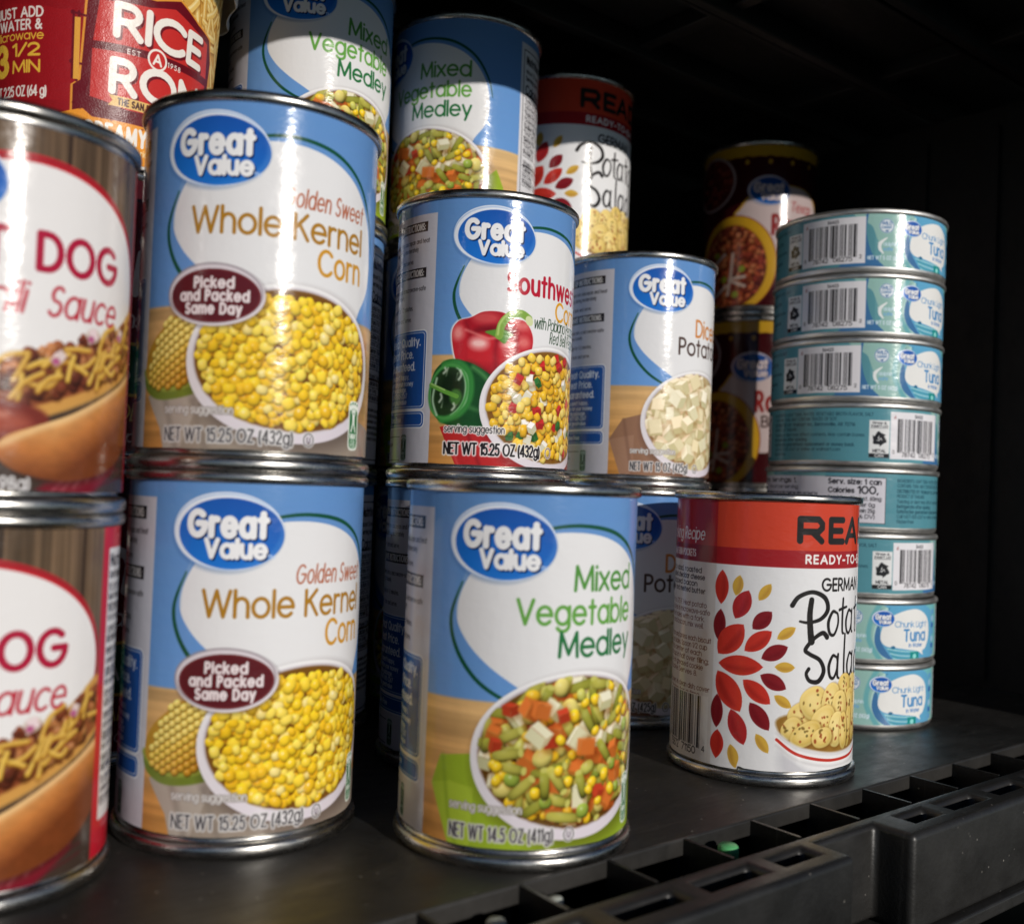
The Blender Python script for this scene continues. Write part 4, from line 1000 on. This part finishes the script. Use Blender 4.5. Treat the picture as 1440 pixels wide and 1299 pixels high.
    cv.text('Nutrition Facts  Servings: 1,', 32, 23.6, 2, N, w=.16, width=52)
    cv.text('Amount per serving', 60, 20.4, 1.7, N, w=.11, width=25)
    for x0, L in ((-163.6, ((23.4, 2.3, 'Serv. size: 1 can', 25), (19.2, 2.2, 'Calories', 12.4), (15.6, 1.8, 'Fat 0.5g   Cholest. 60mg', 25), (12.6, 1.8, 'Carb 0g   Fiber 0g', 22), (9.8, 1.8, 'Sugars 0g  Protein 25g', 22), (7, 1.8, 'Calcium (6% DV)', 22)),),):
        for y, h, t, wd in L: cv.text(t, x0, y, h, N, w=.19 if y > 18 else .13, width=wd)
    cv.text('100,', -150, 19, 3.3, N, w=.17, width=10)
    for i in range(7): cv.fine(33, 20-i*2.2, 24+8*(i % 2), 1.4, N, i); cv.fine(62, 17.5-i*2.1, 34, 1.4, N, i+9)
    return cv
#@END2

def label_mesh(name, cv, d0, d1, radius, taper=None, coarse=3., vmin=-9, notch=None, dent=None):
    """wrap a drawn label round its can: fine columns between d0 and d1 (the side one can see), wider ones at the back"""
    cv.im = cv.im[cv.vs >= vmin]; cv.vs = cv.vs[cv.vs >= vmin]
    idx = [0]
    st = max(1, int(coarse/cv.res))
    for i in range(1, cv.nx-1):
        if d0 <= cv.us[i] <= d1 or i % st == 0: idx.append(i)
    idx.append(cv.nx-1); idx = np.array(idx)
    us, vs = cv.us[idx], cv.vs
    nx, ny = len(us), len(vs)
    circ = cv.us[-1]-cv.u0
    az = us/circ*2*math.pi
    R = np.full(ny, radius) if taper is None else np.interp(vs, *taper)
    co = np.empty((ny, nx, 3), 'f')
    co[..., 0] = R[:, None]*np.sin(az)[None]; co[..., 1] = -R[:, None]*np.cos(az)[None]; co[..., 2] = vs[:, None]
    rw = np.random.RandomState(nx)
    wave = sum(np.sin(us*f+rw.uniform(0, 6.3))*a for f, a in ((.11, .12), (.29, .07), (.83, .03)))
    e0 = np.clip((vs[0]+5-vs)/5, 0, 1)[:, None]; e1 = np.clip((vs-vs[-1]+4)/4, 0, 1)[:, None]
    tear = (0 if notch is None else np.where(us < notch, -.9, 0)+.5*np.exp(-((us-notch-.8)/1.2)**2))
    co[..., 2] += e0*(wave+tear)[None]+e1*wave[None]*.7
    if dent:
        for du, dv, ru, rv, dp in dent:
            k = 1-dp/radius*np.exp(-((us[None]-du)/ru)**2-((vs[:, None]-dv)/rv)**2)
            co[..., 0] *= k; co[..., 1] *= k
    a = (np.arange(ny-1)[:, None]*nx+np.arange(nx-1)[None]).ravel()
    quads = np.stack([a, a+1, a+1+nx, a+nx], 1).astype('i')
    me = bpy.data.meshes.new(name)
    me.vertices.add(nx*ny); me.vertices.foreach_set('co', (co*MM).ravel())
    n = len(quads)
    me.loops.add(n*4); me.loops.foreach_set('vertex_index', quads.ravel())
    me.polygons.add(n); me.polygons.foreach_set('loop_start', np.arange(0, n*4, 4, dtype='i'))
    me.polygons.foreach_set('use_smooth', np.ones(n, bool))
    me.update(calc_edges=True)
    col = me.color_attributes.new('print', 'BYTE_COLOR', 'POINT')
    rgba = np.ones((ny, nx, 4), 'f'); im = np.clip(cv.im[:, idx], 0, 1); im = (im.mean(2, keepdims=True)*.06+im*.94)*.985
    rgba[..., :3] = im
    col.data.foreach_set('color_srgb', rgba.ravel())
    return me

# ------------------------------------------------------------------ the shelf
X0, X1 = -330, 800
shelf = thing('shelf', 'black plastic shelf board with a slotted and ribbed front edge under the cans', 'shelf')
boxes('board', [(X0, X1, 0, 330, -6, 0)], BOARD, shelf, .8)
boxes('underside', [(X0, X1, .4, 329, -38, -32.5)]+[(x-1, x+1, 1, 329, -32.4, -6.2) for x in range(X0+20, X1, 70)], DARK, shelf)  # added closing plate and ribs, blocking sunlit depth so the front gaps stay dark
# front beam: a grid of cells, some left out (slots, finger notches), pulled down into a solid
def beam_mesh():
    ys = [-40.5, -32.6, -26.0, -20.0]
    cells = []; x = 319-236*3
    while x < X1:
        b = x; cur = b
        for w in (17.5, 25, 25, 25, 25, 17.5):
            s = cur+(14 if cur == b else 9)
            cells += [(cur, s, (1,1,1)), (s, s+w, (1,0,1))]; cur = s+w
        cells += [(cur, b+202, (1,1,1)), (b+202, b+236, (0,0,1))]
        x += 236
    V, F, ix = [], [], {}
    def v(x, y, z):
        k = (round(x, 3), round(y, 3), z)
        if k not in ix: ix[k] = len(V); V.append(k)
        return ix[k]
    Z0, Z1 = -33., 0.
    on = lambda i, j: 0 <= i < len(cells) and 0 <= j < 3 and cells[i][2][j]
    for i, (a, b, m) in enumerate(cells):
        for j in range(3):
            if not m[j]: continue
            c, d = ys[j], ys[j+1]
            F.append((v(a,c,Z1), v(b,c,Z1), v(b,d,Z1), v(a,d,Z1))); F.append((v(a,d,Z0), v(b,d,Z0), v(b,c,Z0), v(a,c,Z0)))
            if not on(i, j-1): F.append((v(a,c,Z0), v(b,c,Z0), v(b,c,Z1), v(a,c,Z1)))
            if not on(i, j+1): F.append((v(b,d,Z0), v(a,d,Z0), v(a,d,Z1), v(b,d,Z1)))
            if not on(i-1, j): F.append((v(a,d,Z0), v(a,c,Z0), v(a,c,Z1), v(a,d,Z1)))
            if not on(i+1, j): F.append((v(b,c,Z0), v(b,d,Z0), v(b,d,Z1), v(b,c,Z1)))
    return mesh('front_beam', V, F, True)
fb = link('front_beam', beam_mesh(), BEAM, shelf)
md = fb.modifiers.new('bevel', 'BEVEL'); md.width = 2.3*MM; md.segments = 5; md.limit_method = 'ANGLE'; md.angle_limit = math.radians(40)
boxes('base_flange', [(X0, X1, -43.4, -.5, -38, -33.05)], BEAM, shelf, .9)
rib_me = None
k = 0; x = 217.6-34*16
while x < X1-20:
    V, F = [], []; box(V, F, x-.7, x+.7, -19.6, -.02, -33, -.35)
    link('rib', mesh('rib', V, F, False), BEAM, shelf); x += 34

# cabinet round it: deep, black, open to the front; the shelf above casts the shade
cab = thing('cabinet', 'deep black plastic cabinet shell behind and around the stacked cans', 'cabinet')
boxes('back_wall', [(X0-20, X1, 331, 345, -420, 380)], DARK, cab)
boxes('side_wall', [(X0-20, X0-1, -40, 330.5, -420, 380)], DARK, cab)
boxes('side_wall', [(606, 620, 4, 330.5, .5, 352)]+[(603, 605.9, 30+i*46, 42+i*46, 6, 340) for i in range(6)], DARK, cab)
boxes('corner_post', [(549, 612, -30, -1, .4, 352)], DARK, cab, 4)
top = thing('upper_shelf', 'black underside of the shelf above the cans with crossing ribs', 'shelf')
boxes('board', [(X0, X1, -40, 330, 366, 376)], DARK, top)
boxes('front_lip', [(X0, X1, -42, -34, 353, 365.9)], DARK, top, 1)
for y in (50, 115, 180, 245): boxes('rib', [(X0, X1, y-3, y+3, 352, 365.9), (X0, X1, y+9, y+12, 356, 365.9)], DARK, top, .8)
for x in (-120, 60, 240, 400, 533): boxes('rib', [(x-4, x+4, -33.9+.1, 329, 357, 365.8)], DARK, top, .8)
low = thing('lower_shelf', 'black shelf board lying far below in the dark', 'shelf')
boxes('board', [(X0, X1, -20, 330, -406, -400)], DARK, low)

# ------------------------------------------------------------------ cans
def can_parts(R, H, pre, n=112):
    rb, s = R-1.5, R-38.1
    f = lambda L: [(r+s, z) for r, z in L]
    bottom = lathe('rim', f([(35.0,4.4),(34.9,1.4),(35.4,.45),(36.3,0),(37.2,.15),(37.85,.9),(38.1,1.9),(38.1,2.9),(37.8,3.8),(37.1,4.35),(36.2,4.5)]), n, True)
    top = lathe('rim', f([(36.3,H-3.5),(37.4,H-3.3),(38.0,H-2.7),(38.12,H-1.7),(38.0,H-.7),(37.5,H-.1),(36.9,H),(36.2,H-.25),(35.85,H-1),(35.7,H-3.6)]), n, True)
    side = [(36.4,4.3),(35.7,4.9),(35.6,5.6),(36.0,6.3),(36.62,6.9)]
    z = 18
    for i in range(7):
        z0 = 26+i*(H-52)/6
        side += [(36.62,z0-2),(36.3,z0),(36.62,z0+2)]
    side += [(36.62,H-5.6),(36.3,H-4.9),(36.25,H-4.2),(36.4,H-3.5)]
    body = lathe('body', f(side), n)
    lid = lathe('lid', f([(35.8,H-1.2),(35.5,H-4.2),(34.8,H-4.8),(34.0,H-4.4),(33.4,H-3.4),(30,H-3.3),(29.4,H-3.8),(28.6,H-3.8),(28,H-3.3),(22,H-3.2),(21.4,H-3.7),(20.6,H-3.7),(20,H-3.2)]+[(0-s+.01,H-3.2)]), 72)
    base = lathe('base', f([(35.1,1.4),(34.4,2.6),(33.2,3.4),(28,3.2),(27.4,3.7),(26,3.7),(20,3.2)]+[(0-s+.01,3.2)]), 72)
    for me, m in ((bottom, STEEL), (top, STEEL), (body, STEEL), (lid, STEEL_D), (base, STEEL_D)): me.materials.append(m)
    return [('body', body), ('rim', top), ('rim', bottom), ('lid', lid), ('base', base)]
H = 111.6; RL = 36.8
STD = can_parts(38.1, H, 'std')
HOT_LO, HOT_UP = 98.6, 102.8
HOT_A, HOT_B = can_parts(35.6, HOT_LO, 'hot'), can_parts(35.6, HOT_UP, 'hot')
TP = 31.5
def tuna_parts():
    body = lathe('body', [(36,.9),(38,.25),(39.4,0),(40.6,.3),(41.5,1.0),(41.95,2.0),(42.0,3.0),(42.0,TP-3.6),(41.9,TP-3.1),(42.1,TP-2.7)], 120)
    rim = lathe('rim', [(41.2,TP-3),(42.3,TP-2.8),(42.9,TP-2.1),(42.95,TP-1.1),(42.6,TP-.35),(41.9,TP),(41.1,TP-.2),(40.7,TP-.9),(40.6,TP-3)], 120, True)
    lid = lathe('lid', [(40.7,TP-1.2),(40.4,TP-3.4),(39.4,TP-3.8),(38.4,TP-2.8),(30,TP-2.7),(29.4,TP-3.2),(28,TP-3.2),(27.4,TP-2.7),(.01,TP-2.7)], 72)
    base = lathe('base', [(36.4,.8),(35.4,1.6),(28,1.7),(.01,1.7)], 72)
    for me, m in ((body, SATIN), (rim, SATIN), (lid, STEEL_D), (base, STEEL_D)): me.materials.append(m)
    return [('body', body), ('rim', rim), ('lid', lid), ('base', base)]
TUNA = tuna_parts()

def lab(name, cv, d0, d1, R, vmin=6.4, notch=None, dent=None):
    me = label_mesh('label', cv, d0, d1, R, vmin=vmin, notch=notch, dent=dent); me.materials.append(PAPER); return me
L_CORN = lab('corn', art_corn(), -64, 74, RL)
L_MIX = lab('mixed', art_mixed(), -52, 110, RL, dent=((-14, 60, 9, 22, .14), (62, 84, 7, 10, .12)))
L_DICE = lab('diced', art_diced(), -70, 64, RL, dent=((-40, 72, 8, 16, .14),))
L_SW = lab('southwest', art_southwest(), -66, 60, RL)
L_SAL = lab('salad', art_salad(), -92, 36, RL, 6.2, -42)
L_HOT = lab('hotdog', art_hotdog(), -50, 78, 34.5, 5.8)
_h = art_hotdog(); _h.vs = _h.vs*.976; L_HOTL = lab('hotdog', _h, -50, 78, 34.5, 5.8)
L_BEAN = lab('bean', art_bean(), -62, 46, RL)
L_CHILI = lab('chili', art_chili(), -50, 50, RL)
L_TUNA = lab('tuna', art_tuna(), -165, 100, 42.12, 0)

def can(name, label, x, y, z, parts, lme, u, group, RR=RL, cat='can', jit=0):
    t = thing(name, label, cat, (x, y, z), u/RR, group)
    for n, me in parts: link(n, me, None, t)
    link('label', lme, None, t)
    return t
VEG = 'blue canned vegetables'
P = dict(corn=(139.9,92.7), mixf=(209.2,36.3), sw=(251.8,118.5), dice=(365.9,140.3), pot=(348.3,45.3), tuna=(469,83.6), bean=(541,204.9),
         mix2=(296.1,200.8), mix1=(212.6,207.3), potb=(379.7,217.1), hot=(62,89.4), red=(118.5,203.5))
can('corn_can', 'blue whole kernel corn can standing on the shelf, lower of the two corn cans', *P['corn'], 0, STD, L_CORN, -21, VEG)
can('corn_can', 'blue whole kernel corn can stacked on the other corn can, glare streak down its label', *P['corn'], H, STD, L_CORN, -29.7, VEG)
can('vegetable_can', 'mixed vegetable medley can at the front edge of the shelf, whole label in view', *P['mixf'], 0, STD, L_MIX, -31, VEG)
can('corn_can', 'blue can in shadow under the southwest corn can, only its instructions panel showing', *P['sw'], 0, STD, L_SW, -22, VEG)
can('corn_can', 'southwest corn can with red and green peppers on its label', *P['sw'], H, STD, L_SW, -20.1, VEG)
can('potato_can', 'diced potatoes can in shadow between the front vegetable medley and potato salad cans', *P['dice'], 0, STD, L_DICE, -31.2, VEG)
can('potato_can', 'sunlit diced potatoes can stacked right of the southwest corn can', *P['dice'], H, STD, L_DICE, -18, VEG)
can('salad_can', 'white and red German potato salad can standing alone at the front of the shelf', *P['pot'], 0, STD, L_SAL, 0, 'potato salad cans')
can('salad_can', 'German potato salad can high at the back, its red top band in shade', *P['potb'], 2*H, STD, L_SAL, 2.5, 'potato salad cans')
can('vegetable_can', 'mixed vegetable medley can rising behind the upper corn can, cut off at its top', *P['mix1'], 2*H, STD, L_MIX, -23.4, VEG)
can('vegetable_can', 'mixed vegetable medley can high behind the southwest corn can, nutrition strip at its right', *P['mix2'], 2*H, STD, L_MIX, -68, VEG)
can('vegetable_can', 'dim blue can whose rim shows between the upper corn and southwest corn cans', *P['mix2'], H, STD, L_MIX, -46, VEG)
for nm, z, w in (('mix2', 0, 'bottom'), ('mix1', 0, 'bottom'), ('mix1', H, 'middle')):
    can('vegetable_can', 'hidden blue vegetable can, %s of the stack %s' % (w, 'behind the southwest corn can' if nm == 'mix2' else 'behind the two corn cans'), *P[nm], z, STD, L_MIX, -60, VEG)
for z, w in ((0, 'bottom'), (H, 'middle')):
    can('salad_can', 'hidden potato salad can, %s of the stack behind the diced potatoes' % w, *P['potb'], z, STD, L_SAL, -30, 'potato salad cans')
BN = 'maroon bean cans at the back'
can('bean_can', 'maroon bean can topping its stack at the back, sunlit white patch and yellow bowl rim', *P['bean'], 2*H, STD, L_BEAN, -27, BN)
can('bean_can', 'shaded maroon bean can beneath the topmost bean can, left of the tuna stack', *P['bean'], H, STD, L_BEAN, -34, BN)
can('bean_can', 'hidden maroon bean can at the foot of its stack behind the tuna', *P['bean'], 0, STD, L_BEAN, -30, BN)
HD = 'hot dog chili sauce cans'
can('sauce_can', 'upper hot dog chili sauce can stacked at the left edge of the photo', *P['hot'], HOT_LO, HOT_B, L_HOT, 0, HD, 34.5)
can('sauce_can', 'hot dog chili sauce can standing on the shelf, red nutrition panel turned into view', *P['hot'], 0, HOT_A, L_HOTL, -12, HD, 34.5)
can('chili_can', 'dark red can with green band under the rice cup, glimpsed beside the upper corn can', *P['red'], H, STD, L_CHILI, -4, 'dark red cans behind the corn')
can('chili_can', 'dark red can with green band on the shelf, glimpsed beside the lower corn can', *P['red'], 0, STD, L_CHILI, 2, 'dark red cans behind the corn')
ORD = ('lowest', 'second from bottom', 'third from bottom', 'fourth from bottom', 'fifth from bottom', 'third from top', 'second from top', 'topmost')
LOOK = ('white bubble to the front', 'white bubble to the front', 'recycling box and bar code to the front', 'nutrition panel to the front', 'ingredients text and bar code to the front', 'bar code left, white bubble right', 'bar code left, white bubble right', 'bar code left, white bubble right')
JIT = ((0,0), (.5,-.3), (-.4,.2), (-.7,.1), (.2,.4), (-.3,-.4), (.6,.1), (.9,-.2))
for i, u in enumerate((-13.9, -14.1, 46, 111.4, 42.5, -5, -3.6, -4.9)):
    can('tuna_can', 'teal tuna can, %s of eight, %s' % (ORD[i], LOOK[i]), P['tuna'][0]+JIT[i][0], P['tuna'][1]+JIT[i][1], i*TP, TUNA, L_TUNA, u, 'teal tuna cans in one stack', 42.12)

# ------------------------------------------------------------------ paper cup of rice
cup = thing('rice_cup', 'red paper cup of rice and pasta resting on dark red cans at upper left', 'cup', (*P['red'], 2*H), .05)
tp = ([0, 95], [40.2, 46.2])
cl = label_mesh('label', art_rice(), -66, 46, 43, tp); cl.materials.append(CARD)
cupm, _n, _b = mat('cup_paper', (.72,.68,.62), .6)
link('body', lathe('body', [(38.6,0),(39.9,0),(40.05,.6),(45.9,92.4),(45.6,92.4),(39.2,3),(.01,3)], 96), cupm, cup)
link('label', cl, None, cup)
link('rim', lathe('rim', [(45.6,92.2),(47,91.8),(48,92.6),(48.1,93.9),(47.2,94.8),(46,94.6),(45.4,93.6)], 96, True), cupm, cup)
# folded lid foil: closes the cup, its tab crumpled down over the side
lm, lnt, lb = mat('lid_foil', (.74,.7,.65), .42)
bump(lnt, lb, add_noise(lnt, 140, coords(lnt), 3), .6, .0012)
V, F = [], []
n = 72
V.append((0,0,95.2))
for i in range(n):
    a = 2*math.pi*i/n; V.append((47.5*math.cos(a), 47.5*math.sin(a), 95.1))
for i in range(n): F.append((0, 1+i, 1+(i+1) % n))
lid = link('lid', mesh('lid', V, F), lm, cup)
V, F = [], []
r = np.random.RandomState(3)
nu, nv = 20, 12
for j in range(nv):
    for i in range(nu):
        a = math.radians(-32+58*i/(nu-1)); t = j/(nv-1)
        w = 1-.35*t*abs(2*i/(nu-1)-1)**2
        rr = 47.8+2.6*math.sin(t*2.6)+1.5*math.sin(a*16+t*3)*t+r.uniform(-.35, .35)*t
        z = 95-t*w*17-.5*math.sin(a*22)*t
        V.append((rr*math.cos(a), rr*math.sin(a), z))
for j in range(nv-1):
    for i in range(nu-1): F.append((j*nu+i, j*nu+i+1, (j+1)*nu+i+1, (j+1)*nu+i))
tab = link('tab', mesh('tab', V, F), lm, lid)
sd = tab.modifiers.new('thickness', 'SOLIDIFY'); sd.thickness = .0003

# ------------------------------------------------------------------ plastic tubes caught under the front ribs
gm, gnt, gb = mat('green_plastic', (.10,.42,.16), .35); wm, wnt, wb = mat('white_plastic', (.42,.46,.42), .3)
def tube(x, y, top, r_, col, label):
    t = thing('plastic_tube', label, 'tube', (x, y, -33), 0, 'plastic tubes caught in the shelf front')
    h = top+33
    link('barrel', lathe('barrel', [(.01,0),(r_,0),(r_,h-2.2)], 32), gm if col else wm, t)
    link('cap', lathe('cap', [(r_,h-2.2),(r_+.05,h-1.6),(r_*.93,h-.7),(r_*.75,h-.15),(.01,h)], 32), gm if col == 1 else wm, t)
tube(264, -7.6, -2.0, 3.4, 1, 'green plastic tube poking up between ribs below the potato salad can')
tube(190.5, -7, -2.8, 2.2, 2, 'green plastic tube with white end below the front vegetable medley can')
tube(168.5, -8.4, -3.2, 2.8, 0, 'pale tube end between ribs at the bottom edge of the photo')
